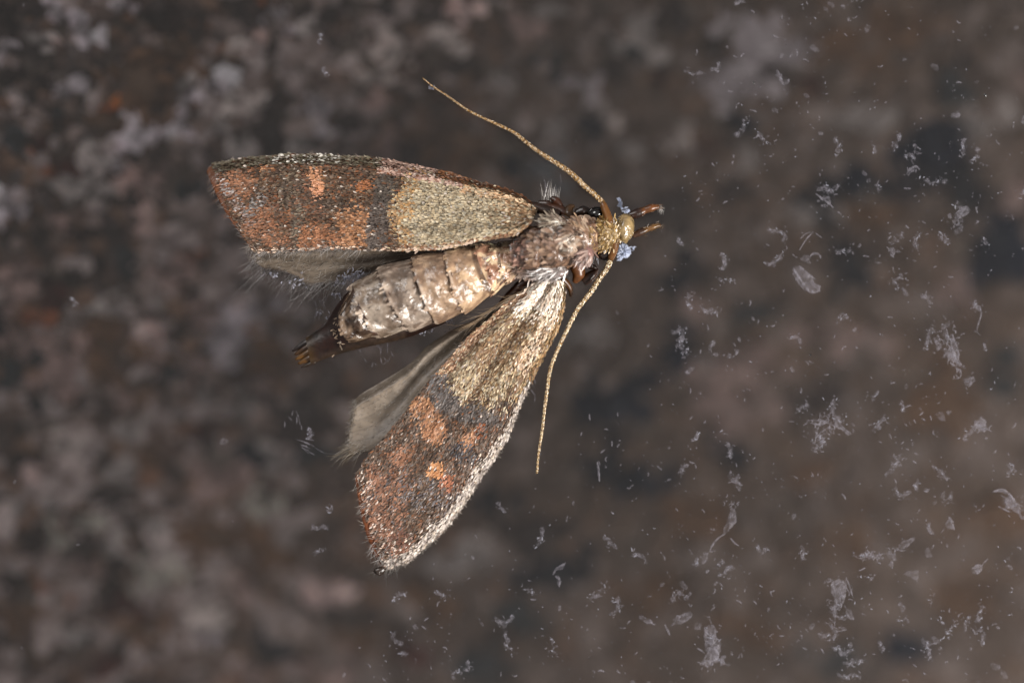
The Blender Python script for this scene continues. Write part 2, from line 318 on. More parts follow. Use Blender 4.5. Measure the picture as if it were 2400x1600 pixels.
GR = [ # px, py, rx, ry, colour as the mineral reads
(130,25,32,26,'b'),(280,10,34,26,'b'),(190,70,38,20,'b'),(80,90,52,24,'g'),(10,110,22,24,'b'),(130,105,24,18,'p'),(205,130,16,14,'p'),(145,210,30,22,'b'),
(20,275,24,20,'p'),(430,200,24,22,'g'),(490,195,30,20,'b'),(545,235,28,22,'l'),(610,240,20,26,'l'),(555,110,19,17,'l'),(600,95,16,14,'p'),(730,60,24,18,'g'),
(650,30,34,22,'b'),(740,240,28,38,'b'),(420,290,20,22,'b'),(505,295,18,22,'g'),(310,320,36,22,'b'),(270,385,32,22,'b'),(210,395,28,20,'g'),(160,420,38,24,'g'),
(222,455,24,18,'g'),(10,470,26,42,'b'),(120,520,30,20,'p'),(300,500,26,22,'p'),(350,440,48,30,'p'),(440,235,26,24,'b'),(560,335,30,22,'g'),(700,330,50,30,'g'),
(10,40,20,18,'D'),(65,30,13,12,'D'),(25,68,14,12,'D'),(370,30,26,16,'D'),(352,48,16,12,'D'),(90,110,12,14,'d'),(40,122,14,12,'d'),(200,172,22,18,'d'),(95,190,13,11,'D'),
(55,218,12,14,'d'),(15,190,14,22,'D'),(140,252,20,12,'n'),(30,320,22,12,'n'),(560,145,16,12,'n'),(462,266,16,10,'D'),(350,262,16,16,'d'),(650,215,16,14,'d'),(80,345,20,12,'R'),
(130,378,28,20,'R'),(170,532,16,14,'D'),(560,32,16,14,'d'),(772,30,18,12,'d'),(770,92,18,14,'d'),(640,312,34,42,'d'),(800,292,18,18,'d'),(425,432,28,22,'n'),(250,545,26,16,'d'),
(330,190,80,52,'w'),(400,110,50,28,'w'),(240,290,56,24,'w'),(258,255,27,14,'O'),(610,3,16,9,'O'),(680,85,11,9,'o'),(76,362,12,10,'o'),(115,410,14,11,'o'),
(10,692,26,36,'p'),(50,805,38,24,'p'),(145,812,42,34,'p'),(262,722,28,28,'g'),(375,702,26,34,'l'),(350,790,27,26,'P'),(345,842,24,20,'p'),(440,862,24,22,'p'),(540,828,26,46,'b'),
(525,772,28,28,'b'),(592,720,38,20,'b'),(420,976,26,22,'g'),(350,1002,24,26,'p'),(140,1040,34,26,'l'),(265,920,32,26,'p'),(478,922,34,20,'g'),(95,1104,22,24,'P'),(510,1105,30,24,'p'),
(650,1070,30,24,'g'),(410,640,26,20,'p'),(452,602,20,16,'o'),(45,640,26,26,'p'),(110,900,42,26,'p'),(300,1000,28,40,'g'),(560,965,26,30,'g'),(470,735,30,24,'p'),(610,900,36,28,'p'),
(153,656,34,18,'D'),(292,615,16,24,'n'),(2,772,12,30,'N'),(90,846,26,18,'n'),(35,880,30,22,'n'),(215,735,12,13,'n'),(405,872,24,14,'n'),(88,950,21,26,'N'),(475,990,18,14,'R'),
(45,1066,32,18,'D'),(345,886,20,14,'d'),(240,1078,36,12,'d'),(602,1062,32,14,'N'),(745,1046,22,16,'n'),(230,610,24,20,'D'),(240,880,30,18,'w'),(82,735,34,28,'o'),(120,692,24,26,'R'),
(250,812,48,30,'w'),(650,850,44,34,'w'),(700,960,60,40,'d'),(250,760,30,14,'w'),
(300,1108,22,24,'g'),(495,1120,28,20,'p'),(560,1108,30,24,'p'),(630,1180,36,22,'G'),(45,1190,22,22,'g'),(115,1185,20,22,'g'),(195,1220,28,18,'G'),(120,1262,22,22,'G'),(250,1282,26,20,'g'),
(190,1345,38,24,'p'),(330,1320,28,22,'G'),(385,1352,46,22,'G'),(470,1415,26,28,'l'),(575,1370,30,22,'p'),(760,1380,38,27,'P'),(155,1480,20,34,'g'),(460,1478,26,18,'b'),(575,1582,34,24,'p'),
(700,1552,26,24,'p'),(812,1560,34,26,'p'),(360,1250,18,24,'g'),(65,1265,20,24,'D'),(180,1275,28,26,'d'),(265,1345,24,34,'D'),(50,1352,18,22,'D'),(470,1350,16,13,'d'),(390,1180,14,11,'n'),
(210,1490,24,18,'n'),(650,1516,40,20,'N'),(755,1440,22,12,'n'),(600,1286,34,22,'w'),(70,1530,28,18,'w'),(240,1542,42,28,'R'),(45,1450,30,20,'w'),(500,1250,80,36,'w'),(290,1420,40,24,'R'),
(340,1472,40,20,'w'),(125,1376,15,12,'o'),(680,1300,32,20,'w'),(370,1082,44,18,'w'),(260,1170,44,24,'d'),(850,1480,40,30,'w'),(810,1440,50,24,'d'),
(1090,30,30,22,'P'),(1155,0,32,16,'l'),(1020,95,30,20,'l'),(920,115,28,30,'l'),(885,176,24,18,'l'),(1180,175,28,17,'g'),(1365,200,40,22,'b'),(1410,265,26,20,'l'),(1520,70,24,46,'g'),
(1440,110,30,20,'g'),(1315,310,26,22,'g'),(1590,325,27,25,'l'),(1460,340,26,22,'g'),(1270,400,50,36,'n2'),(915,330,26,24,'p'),(860,225,22,28,'p'),(1380,306,13,20,'N'),(1212,366,20,20,'N'),
(1090,150,36,18,'d'),(1300,140,30,22,'n'),(1480,128,22,14,'n'),(1550,162,26,14,'d'),(980,352,20,16,'d'),(1440,172,32,14,'d'),(1650,372,16,20,'R'),(1540,186,30,16,'R'),(1080,330,70,40,'w'),
(900,20,30,20,'d'),(1000,40,30,20,'d'),(1240,60,36,30,'p'),(1300,20,50,16,'g'),(1600,40,40,24,'d'),(1680,110,22,30,'d'),
(1785,105,78,52,'b'),(1740,160,52,40,'b'),(1692,222,42,24,'b'),(1745,372,34,16,'g'),(1975,280,56,20,'g'),(2300,282,46,24,'g'),(1880,492,56,24,'g'),(2362,465,30,46,'p'),(2390,190,24,30,'p'),
(2225,150,30,15,'N'),(2240,212,44,26,'n'),(1735,290,28,28,'V'),(1832,176,22,18,'d'),(1655,340,18,16,'R'),(1905,190,24,18,'R'),(2170,342,62,28,'V'),(2230,306,24,26,'V'),(2032,425,52,28,'V'),
(1945,442,34,24,'N'),(2130,402,42,30,'V'),(2250,446,42,52,'N'),(2330,562,50,44,'V'),(1716,440,32,20,'d'),(2345,625,48,30,'V'),(2000,112,66,28,'w'),(2050,512,50,14,'w'),(2120,60,60,24,'w'),
(1600,640,30,30,'N'),(1985,612,38,38,'N'),(1960,690,20,26,'n'),(1780,720,42,22,'n'),(1580,812,26,36,'V'),(2210,860,60,34,'w'),(2350,850,40,34,'n'),(1705,1042,30,26,'N'),(1432,955,48,56,'V'),
(1500,1115,44,30,'V'),(1400,1100,34,26,'N'),(1145,1150,34,26,'N'),(2200,950,70,36,'w'),(1900,1110,44,24,'o2'),(1960,780,74,22,'p'),(1740,850,60,26,'p'),(1700,960,60,36,'p'),(2250,680,44,24,'p'),
(1650,710,40,26,'p'),(1640,880,38,30,'p'),(1300,1330,50,28,'N'),(2130,1500,46,24,'V'),(1960,1545,60,22,'n'),(1130,1545,56,30,'n'),(930,1476,24,24,'D'),(1210,1452,34,22,'n'),(1480,900,30,30,'V'),
(960,1510,34,20,'R'),(1000,1395,44,26,'w'),(1080,1300,50,40,'g'),(1350,780,60,30,'g'),(1560,480,60,30,'d'),(1900,940,50,26,'d'),(2330,1180,50,40,'w'),(2000,1250,60,34,'w'),(1500,1400,70,36,'w'),
(1640,1200,60,30,'w'),(1250,1240,50,30,'d'),(2250,1400,60,34,'w'),(1750,1450,60,30,'w')]
GC = dict(b=(122,118,121), g=(108,104,102), l=(126,120,117), p=(112,98,94), P=(138,124,121), G=(114,112,106), d=(60,52,50), D=(46,34,30), n=(54,56,58), N=(36,36,42), n2=(90,92,95),
          V=(24,28,40), w=(82,64,50), R=(66,38,32), o=(104,68,48), O=(150,84,40), o2=(100,78,62))
def gsz(c): return 1.5 if c in 'VN' else 1.35
def gmul(c): return {'p': 1.2, 'w': 1.1, 'V': .85, 'N': .7, 'n': .8, 'n2': 1, 'o2': 1}.get(c, 1.4 if c in 'bglPGoO' else .8)  # pale grains lifted, partly to offset the moth's shadow on the stone
for i, (gx, gy, rx, ry, c) in enumerate(GR):
    o = bpy.data.objects.new('mineral_grain', GM[i % 7]); COL.objects.link(o); o.parent = stone
    z = float(stone_z(gx, gy)) + 0.10 + 0.06 * R()
    o.location = P(gx, gy, z); k = (CAM_H - z) / 1e4 * .6
    o.scale = (rx * k, ry * k, 0.30 + 0.3 * R()); o.rotation_euler = (0.1 * (R() - .5), 0.1 * (R() - .5), 0.9 * (R() - .5) - (0.35 if rx > ry else 0.0))
    cc = L(GC[c]) * np.array([1.08, .98, 1.0]) * gmul(c) * 1.2 * (0.85 + 0.3 * R()); o.color = (*cc, 1)

def sand():
    acc = Acc(); n = 26000
    px = R(n) * 3600 - 600; py = R(n) * 2600 - 500
    z = stone_z(px, py) + 0.02 + 0.1 * R(n); c = P(px, py, z)
    r = (0.07 + 0.26 * R(n) ** 2.2) * (1 + 0.6 * sstep(5, 12, -z)); s = 7
    a = np.linspace(0, 2 * math.pi, s, endpoint=False)[None] + R((n, 1)) * 6
    rr = r[:, None] * (0.55 + 0.9 * R((n, s)))
    rim = c[:, None] + np.stack([np.cos(a) * rr * (0.8 + .6 * R((n, 1))), np.sin(a) * rr, -0.15 + 0 * a], -1)
    top = c[:, None] + np.array([0, 0, 0.06])
    V = np.concatenate([rim, top], 1).reshape(-1, 3)
    k = np.arange(s); t = np.stack([k, (k + 1) % s, np.full(s, s)], 1)
    T = (t[None] + (np.arange(n) * (s + 1))[:, None, None]).reshape(-1, 3)
    pal = np.array([1.08, .98, 1.0]) * L([(138,130,128),(112,102,98),(90,79,73),(74,63,58),(52,44,41),(94,77,65),(124,116,114),(72,66,64),(98,76,62)])
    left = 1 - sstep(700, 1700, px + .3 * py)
    q = 0.5 + (0.35 * (fnoise(px, py, 200, 21) - .5) + 0.75 * (fnoise(px, py, 46, 23) - .5)) * (0.6 + .7 * left) + 0.10 * rng.standard_normal(n)
    idx = np.where(q > 0.57, rng.choice([0, 1, 6, 6, 1], n), np.where(q < 0.43, rng.choice([3, 4, 4, 3, 5], n), rng.choice([2, 1, 5, 3, 8, 7, 2], n)))
    cg = pal[idx] * (0.8 + 0.4 * R((n, 1)))
    rt = (1 - left)[:, None]; cg = cg * (1 - .62 * rt) + (L((82, 70, 64)) * (0.75 + .5 * fnoise(px, py, 260, 71)))[:, None].reshape(n, 1) * .62 * rt if False else cg * (1 - .6 * rt) + L((84, 70, 63))[None] * (0.72 + .56 * fnoise(px, py, 260, 71))[:, None] * .6 * rt
    # clusters of like minerals
    wx = px + 60 * (fnoise(px, py, 60, 61) - .5); wy = py + 60 * (fnoise(px, py, 60, 67) - .5)
    for (gx, gy, rx, ry, c) in GR:
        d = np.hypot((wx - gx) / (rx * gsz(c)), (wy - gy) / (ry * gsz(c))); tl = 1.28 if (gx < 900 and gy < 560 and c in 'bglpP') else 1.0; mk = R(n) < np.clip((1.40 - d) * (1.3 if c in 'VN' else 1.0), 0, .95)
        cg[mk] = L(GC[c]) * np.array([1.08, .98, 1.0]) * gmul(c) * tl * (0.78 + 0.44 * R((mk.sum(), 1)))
    m0 = L((84, 74, 70)); cg = m0 * (cg / m0) ** (1.0 + .15 * left[:, None]) * (1.32 + .48 * left[:, None])  # left grains paler, and lifted further in colour against the moth's shadow
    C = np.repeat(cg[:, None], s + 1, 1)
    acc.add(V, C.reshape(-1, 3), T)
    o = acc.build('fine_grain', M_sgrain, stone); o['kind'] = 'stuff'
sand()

# ================================================================== THE MOTH
moth = thing('moth', (0, 0, 0), 'dead brown moth lying spread on the glass with orange and cream patterned wings', 'moth')

class Wing:
    bow = None
    def __init__(s, costa, trail, zf, n=60):
        s.c = smooth_path(costa, 200); s.t = smooth_path(trail, 200); s.zf = zf
    def px(s, u, v):
        U = np.clip(u, 0, 1) * 199; i = np.clip(np.floor(U).astype(int), 0, 198); f = (U - i)[..., None]
        c = s.c[i] * (1 - f) + s.c[i + 1] * f; t = s.t[i] * (1 - f) + s.t[i + 1] * f
        v = np.asarray(v)[..., None]
        p = c * (1 - v) + t * v
        if s.bow: p = p + np.array(s.bow) * (np.sin(math.pi * np.clip(v, 0, 1)) * sstep(.9, 1, np.clip(u, 0, 1))[..., None] if False else np.sin(math.pi * np.clip(v, 0, 1)) * sstep(.88, 1, np.asarray(u, float))[..., None])
        return p
    def __call__(s, u, v):
        u, v = np.broadcast_arrays(np.asarray(u, float), np.asarray(v, float))
        p = s.px(u, v); return P(p[..., 0], p[..., 1], s.zf(u, v, p))
    def frame(s, u, v):
        e = 0.006; a = s(u, v); Tu = s(np.clip(u + e, 0, 1), v) - s(np.clip(u - e, 0, 1), v); Tv = s(u, np.clip(v + e, 0, 1)) - s(u, np.clip(v - e, 0, 1))
        Nn = np.cross(Tu, Tv); Nn *= np.sign(Nn[..., 2:3]); Nn /= np.linalg.norm(Nn, axis=-1, keepdims=True) + 1e-12
        return a, Tu / (np.linalg.norm(Tu, axis=-1, keepdims=True) + 1e-12), Nn
    def plate(s, name, colf, mat, parent, nu=90, nv=40, th=0.03, off=-0.03):
        u = np.linspace(0, 1, nu)[:, None]; v = np.linspace(0, 1, nv)[None]
        u, v = np.broadcast_arrays(u, v); p = s.px(u, v); V = s(u, v) + [0, 0, off]
        C = colf(p[..., 0], p[..., 1], u, v).reshape(-1, 3)
        top = V.reshape(-1, 3); bot = top - [0, 0, th]; n = nu * nv
        q = grid_quads(nu, nv); 
        ring = np.concatenate([np.arange(nv), np.arange(1, nu) * nv + nv - 1, (nu - 1) * nv + np.arange(nv - 2, -1, -1), np.arange(nu - 2, 0, -1) * nv])
        side = np.stack([ring, np.roll(ring, -1), np.roll(ring, -1) + n, ring + n], 1)
        o = mesh(name, np.concatenate([top, bot]), np.concatenate([q, q[:, ::-1] + n, side]), np.concatenate([C, C]), mat, parent, True)
        return o

def paint(px, py, base, patches, nz=0.5, ns=26):
    """pick each scale's pigment: base palette, then patches of another pigment with ragged borders"""
    n = len(px); base = L(base) * np.array([.94, .84, .76]); col = base[rng.integers(0, len(base), n)].copy()
    for (cx, cy, rx, ry, ang, c, st) in patches:
        a = math.radians(ang); dx = px - cx; dy = py - cy
        X = (dx * math.cos(a) + dy * math.sin(a)) / rx; Y = (-dx * math.sin(a) + dy * math.cos(a)) / ry
        d = np.hypot(X, Y) + nz * 2 * (fnoise(px, py, ns, cx * .01) - 0.5)
        m = R(n) < st * np.clip((1.22 - d) / 0.45, 0, 1) * np.clip(0.50 + 1.1 * fnoise(px, py, 11, cx * .03), 0, 1)
        c = np.atleast_2d(L(c)); col[m] = c[rng.integers(0, len(c), m.sum())]
    return col

def scale_rows(W, du, dv, ulo=0.0, uhi=1.0):
    """shingled rows of scales over a wing, du/dv spacing in photo px"""
    Lu = np.linalg.norm(np.diff(W.px(np.linspace(0, 1, 100), np.full(100, .5)), axis=0), axis=1).sum()
    us = []; vs = []
    for k, u in enumerate(np.linspace(uhi, ulo, int(Lu / du))):
        wdt = np.linalg.norm(W.px(np.array([u]), np.array([0.]))[0] - W.px(np.array([u]), np.array([1.]))[0])
        m = max(3, int(wdt / dv)); v = (np.arange(m) + 0.5 * (k % 2) + 0.35 * rng.standard_normal(m)) / m
        us.append(u + 0.6 * du / Lu * rng.standard_normal(m)); vs.append(v)
    u = np.clip(np.concatenate(us), 0, 1); v = np.clip(np.concatenate(vs), 0.0, 1.0)
    return u, v

# ---- upper forewing
C1 = [(1262,490),(1232,463),(1181,441),(1130,428),(1079,413),(1040,401),(976,388),(937,379),(886,371),(823,366),(746,362),(670,362),(631,365),(583,369),(540,376),(511,381),(491,389),(484,402)]
T1 = [(1246,520),(1218,545),(1193,555),(1150,561),(1117,567),(1078,577),(1040,584),(976,588),(930,589),(874,587),(820,586),(772,585),(732,587),(695,589),(655,590),(625,592),(600,592),(582,572)]
def z1(u, v, p):
    root = 1 - u
    z = 0.42 + 0.42 * root + 0.20 * np.sin(np.clip(v, 0, 1) * math.pi * .75) - 0.30 * (1 - sstep(0, .13, v)) + 0.28 * sstep(.5, 1, v) * root
    z = z + 0.03 * np.sin(v * 24 + u * 3) * sstep(0.05, .2, v) + 0.05 * (fnoise(p[..., 0], p[..., 1], 70, 2) - .5)
    return z
W1 = Wing(C1, T1, z1); W1.bow = (-9, 3)
fw1 = bpy.data.objects.new('forewing', None)
def mem1(px, py, u, v):
    c = np.broadcast_to(L((70, 48, 34)), px.shape + (3,)).copy(); c[px > 935] = L((128, 116, 92)) * .8
    edge = sstep(.955, .97, u)[..., None]; c = c * (1 - edge) + L((118, 68, 36)) * edge
    e2 = ((1 - sstep(0.02, .07, v)) * (u < .34))[..., None]; c = c * (1 - e2) + L((92, 50, 24)) * e2
    return c
fore1 = W1.plate('forewing', mem1, M_mem, moth)
fore1['label'] = 'upper forewing, its outer half dark with rusty orange patches'

def col1(px, py, u, v):
    n = len(px)
    dark = [(82,66,52),(68,54,42),(96,80,66),(112,98,84),(70,58,50),(92,62,42),(60,46,36),(118,78,52),(100,88,78)]
    rust = [(142,98,72),(130,88,64),(112,78,58),(152,108,82),(118,90,74)]; org = [(162,116,82),(148,104,70),(172,128,96),(132,90,62),(114,84,64)]
    pt = [(640,520,110,70,0,[(112,78,58),(96,70,54),(92,80,70)],.30),(700,470,70,60,0,[(106,72,54),(82,66,56)],.4),
          (563,425,40,36,20,rust,.88),(612,522,44,40,35,rust,.85),(648,562,34,18,0,rust,.8),(628,392,20,12,0,org,.7),
          (748,432,16,40,-8,[(180,128,96),(166,114,80),(194,144,116)],.92),(750,412,24,14,0,org,.5),(862,436,36,16,-12,[(142,90,54),(128,80,50),(152,100,70)],.85),
          (836,528,42,56,0,org,.95),(748,552,52,28,0,[(156,108,78),(140,94,66),(116,80,58)],.9),(690,500,24,20,0,[(118,86,66)],.25),(800,480,60,14,10,[(72,58,46),(62,50,42)],.8),(680,440,30,50,0,[(74,60,48),(64,52,42),(108,94,78)],.7),(700,530,12,50,10,[(76,66,56),(110,98,84)],.7),
          (890,520,26,76,4,[(84,74,68),(74,64,58),(98,88,82)],.96),(905,440,30,36,0,[(78,70,62),(66,58,52)],.9),
          (600,480,16,40,40,[(128,122,118),(104,98,96)],.55),(560,480,14,60,-32,[(150,142,140),(132,110,100)],.5),(520,430,14,30,-30,[(146,136,132),(120,80,60)],.5)]
    c = paint(px, py, dark, pt)
    # pale inner half
    xb = 930 + 46 * (fnoise(px, py, 30, 4) - .5) * 2 + np.clip((470 - py) * 0.45, 0, 60)
    m = px + 13 * rng.standard_normal(n) > xb
    pal = L([(172,159,134),(158,144,121),(188,175,150),(142,129,108),(163,145,117),(152,145,129),(176,159,129),(128,113,91)])
    c[m] = pal[rng.integers(0, 8, m.sum())]; m2 = m & (R(n) < .22 * sstep(.48, .62, fnoise(px, py, 9, 3)) + .04); c[m2] = L((112, 98, 76))
    m2 = m & (px < xb + 45) & (R(n) < .55); c[m2] = L([(176,138,92),(160,124,84),(150,120,88)])[rng.integers(0, 3, m2.sum())]
    m2 = m & (R(n) < sstep(1120, 1235, px) * .75); pb = L([(122,92,64),(104,76,50),(150,122,92),(190,164,134)]); c[m2] = pb[rng.integers(0, 4, m2.sum())]
    m3 = m & (v > .93) & (R(n) < .7); c[m3] = L([(130,90,64),(106,74,52),(166,138,110)])[rng.integers(0, 3, m3.sum())]
    m4 = (px > 890) & (v < .17) & (px < 1090) & (R(n) < .85); c[m4] = L([(168,138,124),(150,120,108),(124,92,78),(186,160,146)])[rng.integers(0, 4, m4.sum())]
    m5 = (px > 1030) & (v < .10) & (R(n) < .9); c[m5] = L([(104,66,42),(84,54,36),(128,86,56)])[rng.integers(0, 3, m5.sum())]
    m5 = (px > 1085) & (v > .10) & (v < .26) & (R(n) < .7); c[m5] = L([(206,178,146),(182,152,120),(168,130,96)])[rng.integers(0, 3, m5.sum())]
    m6 = (px < 900) & (v < .10) & (R(n) < .8); c[m6] = L([(110,102,84),(96,90,72),(128,120,104),(90,78,62)])[rng.integers(0, 4, m6.sum())]
    m7 = (px < 800) & (px > 640) & (v < .09) & (R(n) < .25); c[m7] = L((210, 205, 195))  # front-edge sparkles painted into the scale pigment
    m8 = (px < 1120) & (v > .965) & (R(n) < .4); c[m8] = L((205, 180, 160))
    sp = R(n) < .02; c[sp] = L((180, 168, 158))  # scattered sparkles painted as pale scales
    sp = R(n) < .05; c[sp] *= 0.5
    return tone(c, px, py, u, v)

def tone(c, px, py, u, v):
    k = 0.80 + 0.40 * fnoise(u * 900, v * 260, 26, 51)[:, None]
    k = k * (0.84 + 0.32 * R((len(u), 1)))
    return c * k
def cover(W, colf, parent, dirpx, du, dv, ln, wd, uhi=.975, lift=.22, name='wing_scales'):
    acc = Acc(); u, v = scale_rows(W, du, dv, 0.0, uhi)
    a, T, N = W.frame(u, v); p = W.px(u, v)
    n = len(u); d = np.zeros((n, 3)); ang = 0.22 * rng.standard_normal(n)
    T = T + 0 * d; B = np.cross(N, T); T = T * np.cos(ang)[:, None] + B * np.sin(ang)[:, None]
    l = ln * (0.75 + 0.5 * R(n)); ww = wd * (0.75 + 0.5 * R(n))
    scales(acc, a + N * 0.004 * R((n, 1)), T, N, l, ww, colf(p[:, 0], p[:, 1], u, v), lift=lift, liftj=.13, roll=.32)
    o = acc.build(name, M_scale, parent); o['kind'] = 'stuff'
    return o
cover(W1, col1, fore1, None, 3.1, 3.1, .078, .041, uhi=.966, lift=.16)

# ---- lower forewing
C2 = [(1316,656),(1325,674),(1323,716),(1310,767),(1285,818),(1265,857),(1239,908),(1213,966),(1194,1016),(1163,1070),(1123,1126),(1092,1177),(1054,1228),(1015,1269),(970,1309),(944,1327),(918,1340),(898,1340)]
T2 = [(1284,650),(1262,656),(1221,686),(1178,719),(1137,755),(1099,788),(1055,839),(1010,887),(958,954),(932,985),(902,1023),(873,1054),(848,1088),(830,1122),(832,1136),(834,1150),(838,1170),(858,1240),(878,1292),(888,1318)]
T2 = [(1284,650),(1262,656),(1221,686),(1178,719),(1137,755),(1099,788),(1055,839),(1010,887),(958,954),(932,985),(902,1023),(873,1054),(850,1085),(832,1118)]
C2 = [(1316,656),(1325,674),(1323,716),(1310,767),(1285,818),(1265,857),(1239,908),(1213,966),(1194,1016),(1163,1070),(1123,1126),(1092,1177),(1054,1228),(1015,1269),(970,1309),(944,1327),(912,1341),(890,1332)]
def z2(u, v, p):
    root = 1 - u
    roll = 1 - sstep(0, .20, v)
    z = 0.36 + 0.42 * root + 0.17 * np.sin(np.clip(v, 0, 1) * math.pi * .8) - 0.42 * roll ** 1.5 * (0.4 + 0.6 * sstep(.1, .4, u)) + 0.10 * sstep(.7, 1, v)
    z = z + (0.085 * np.sin(v * 17 + 1.0) * (1 - sstep(.35, .6, u)) + 0.016 * np.sin(v * 40)) * sstep(0.08, .25, v) + 0.06 * (fnoise(p[..., 0], p[..., 1], 60, 9) - .5)
    return z
W2 = Wing(C2, T2, z2); W2.bow = (-9, 4)
def mem2(px, py, u, v):
    c = np.broadcast_to(L((76, 58, 46)), px.shape + (3,)).copy(); c[py < 930] = L((132, 116, 88)) * .8
    edge = sstep(.955, .975, u)[..., None]; c = c * (1 - edge) + L((116, 62, 28)) * edge
    return c
fore2 = W2.plate('forewing', mem2, M_mem, moth)
fore2['label'] = 'lower forewing with a silvery leading edge and a root painted white with sheen'

def col2(px, py, u, v):
    n = len(px)
    dark = [(80,66,55),(68,56,47),(94,79,67),(104,89,77),(74,62,54),(98,70,52),(62,48,40),(118,82,58),(110,97,88),(86,74,66)]
    rust = [(140,98,76),(126,86,66),(110,78,62),(150,110,88),(116,90,76)]; org = [(162,118,84),(148,102,72),(174,130,98),(130,90,64)]
    pt = [(905,1180,56,100,20,rust + [(96,88,88)],.6),(1100,960,80,26,20,[(84,76,72),(72,64,60),(100,91,87)],.9),(1030,900,46,24,50,[(86,78,74),(96,92,92)],.8),
          (1000,975,30,52,-28,org,.93),(1018,1010,30,26,0,[(170,124,92),(154,108,78)],.7),(1098,1026,20,28,10,org,.85),(1128,1008,14,18,10,[(140,80,46)],.6),
          (1024,1100,20,24,-20,[(190,134,86),(176,120,78),(200,150,110)],.95),(1050,1128,22,18,0,[(180,118,88),(160,100,74)],.75),
          (945,1062,30,22,-30,[(150,106,80),(136,94,70)],.8),(884,1112,20,28,-15,rust,.85),(915,1150,24,20,0,rust,.6),(900,1220,26,44,-15,rust,.7),
          (940,1262,34,30,0,[(118,80,64),(102,68,54)],.7),(948,1296,28,14,-30,[(130,90,72)],.6),(1090,1060,40,22,20,[(78,74,78),(66,62,64)],.5),
          (985,1150,50,40,0,[(92,86,88),(120,112,112)],.35),(1060,1180,40,36,30,[(98,90,90),(84,74,72)],.5)]
    c = paint(px, py, dark, pt)
    # pale inner part: boundary across the wing
    t = (px - 1040) * 0.0; yb = np.interp(px, [1030, 1050, 1085, 1130, 1170, 1200], [870, 890, 925, 948, 952, 930]) + 24 * (fnoise(px, py, 26, 6) - .5) * 2
    m = py + 12 * rng.standard_normal(n) < yb
    pal = 1.05 * L([(178,162,134),(162,145,118),(192,176,150),(146,128,102),(168,148,118),(134,111,86),(182,160,126),(152,126,97),(164,156,138)])
    c[m] = pal[rng.integers(0, 9, m.sum())]; m2 = m & (R(n) < .5 * sstep(.50, .62, fnoise(px, py, 11, 3)) + .04); c[m2] = L((108, 86, 64))
    st = fnoise(v * 260, u * 120, 26, 3); m1 = m & (R(n) < sstep(.5, .62, st) * .6); c[m1] = L([(122,94,68),(108,80,58),(140,110,78)])[rng.integers(0, 3, m1.sum())]
    m1 = m & (v > .12) & (v < .34) & (u > .10) & (u < .30) & (R(n) < .75); c[m1] = L([(228,206,184),(210,186,160),(196,164,134)])[rng.integers(0, 3, m1.sum())]
    m1 = m & (v > .34) & (v < .48) & (u > .05) & (R(n) < .32); c[m1] = L([(122,94,62),(104,80,52)])[rng.integers(0, 2, m1.sum())]
    m1 = m & (u < .30) & (R(n) < (1 - sstep(.06, .16, u - .06 * v)) * sstep(.03, .15, v) * 1.1); c[m1] = 1.12 * L([(240,228,214),(228,212,196),(212,190,170)])[rng.integers(0, 3, m1.sum())]  # bright sheen at the root painted into the scale pigment
    m1 = m & (v > .88) & (u > .1) & (R(n) < .75); c[m1] = L([(134,98,72),(118,84,62),(184,152,124)])[rng.integers(0, 3, m1.sum())]
    m1 = m & (v < .10) & (u > .06) & (R(n) < .8); c[m1] = L([(158,124,84),(140,104,68),(176,150,114)])[rng.integers(0, 3, m1.sum())]
    e = (0.05 + 0.055 * sstep(.3, .6, u)) * (1 + .7 * (fnoise(px, py, 22, 12) - .5))
    m1 = (u > .30) & (v < e * 1.7) & (R(n) < .10 + .85 * (v < e)); c[m1] = L([(206,194,184),(188,176,168),(222,212,202),(160,148,142),(132,120,112),(196,178,160)])[rng.integers(0, 6, m1.sum())]
    m1 = (u > .92) & (R(n) < .14); c[m1] = L([(196,172,156),(176,150,136),(206,190,178)])[rng.integers(0, 3, m1.sum())]
    sp = R(n) < .022; c[sp] = L((180, 166, 156))  # stray sparkles painted into a few scales
    sp = R(n) < .06; c[sp] *= 0.45
    return tone(c, px, py, u, v)
cover(W2, col2, fore2, None, 3.1, 3.1, .084, .040, uhi=.968, lift=.16)

def fringe(W, n, parent, ulo, uhi, vlo, vhi, ln, cols, spread=.5, dirv=None, r0=.006, zo=0.0, name='fringe', alpha=False):
    acc = Acc(); u = ulo + (uhi - ulo) * R(n); v = vlo + (vhi - vlo) * R(n)
    a, T, N = W.frame(u, v); D = T.copy() if dirv is None else np.broadcast_to(np.asarray(dirv, float), (n, 3)).copy()
    D += spread * rng.standard_normal((n, 3)) * [1, 1, .35]
    cc = L(cols)[rng.integers(0, len(cols), n)] * (0.7 + 0.6 * R((n, 1)))
    hairs(acc, a + [0, 0, zo], D, ln * (0.4 + 0.9 * R(n)), r0, cc, bend=.25)
    o = acc.build(name, M_hair, parent); o['kind'] = 'stuff'
    return o
fringe(W1, 130, fore1, .955, 1.0, 0, 1, .20, [(120,70,40),(80,56,40),(150,140,135)], .45)
fringe(W1, 520, fore1, .60, .99, .975, 1, .28, [(150,140,132),(110,98,88),(190,182,176),(70,60,52)], .5, (-.8, -.6, -.1))
fringe(W1, 160, fore1, .15, .95, 0, .02, .12, [(140,124,110),(170,150,138),(90,70,56)], .5, (-1, .25, .1))
fringe(W2, 130, fore2, .955, 1.0, 0, 1, .17, [(120,70,40),(90,66,48),(190,180,170)], .4)
fringe(W2, 700, fore2, .30, .98, 0, .03, .09, [(214,204,194),(180,168,158),(150,138,128)], .6, (.1, -.8, -.1), .008)
fringe(W2, 130, fore2, .93, 1.0, 0, .3, .28, [(170,164,160),(130,122,118),(206,200,196)], .4, (-.2, -1, -.1))
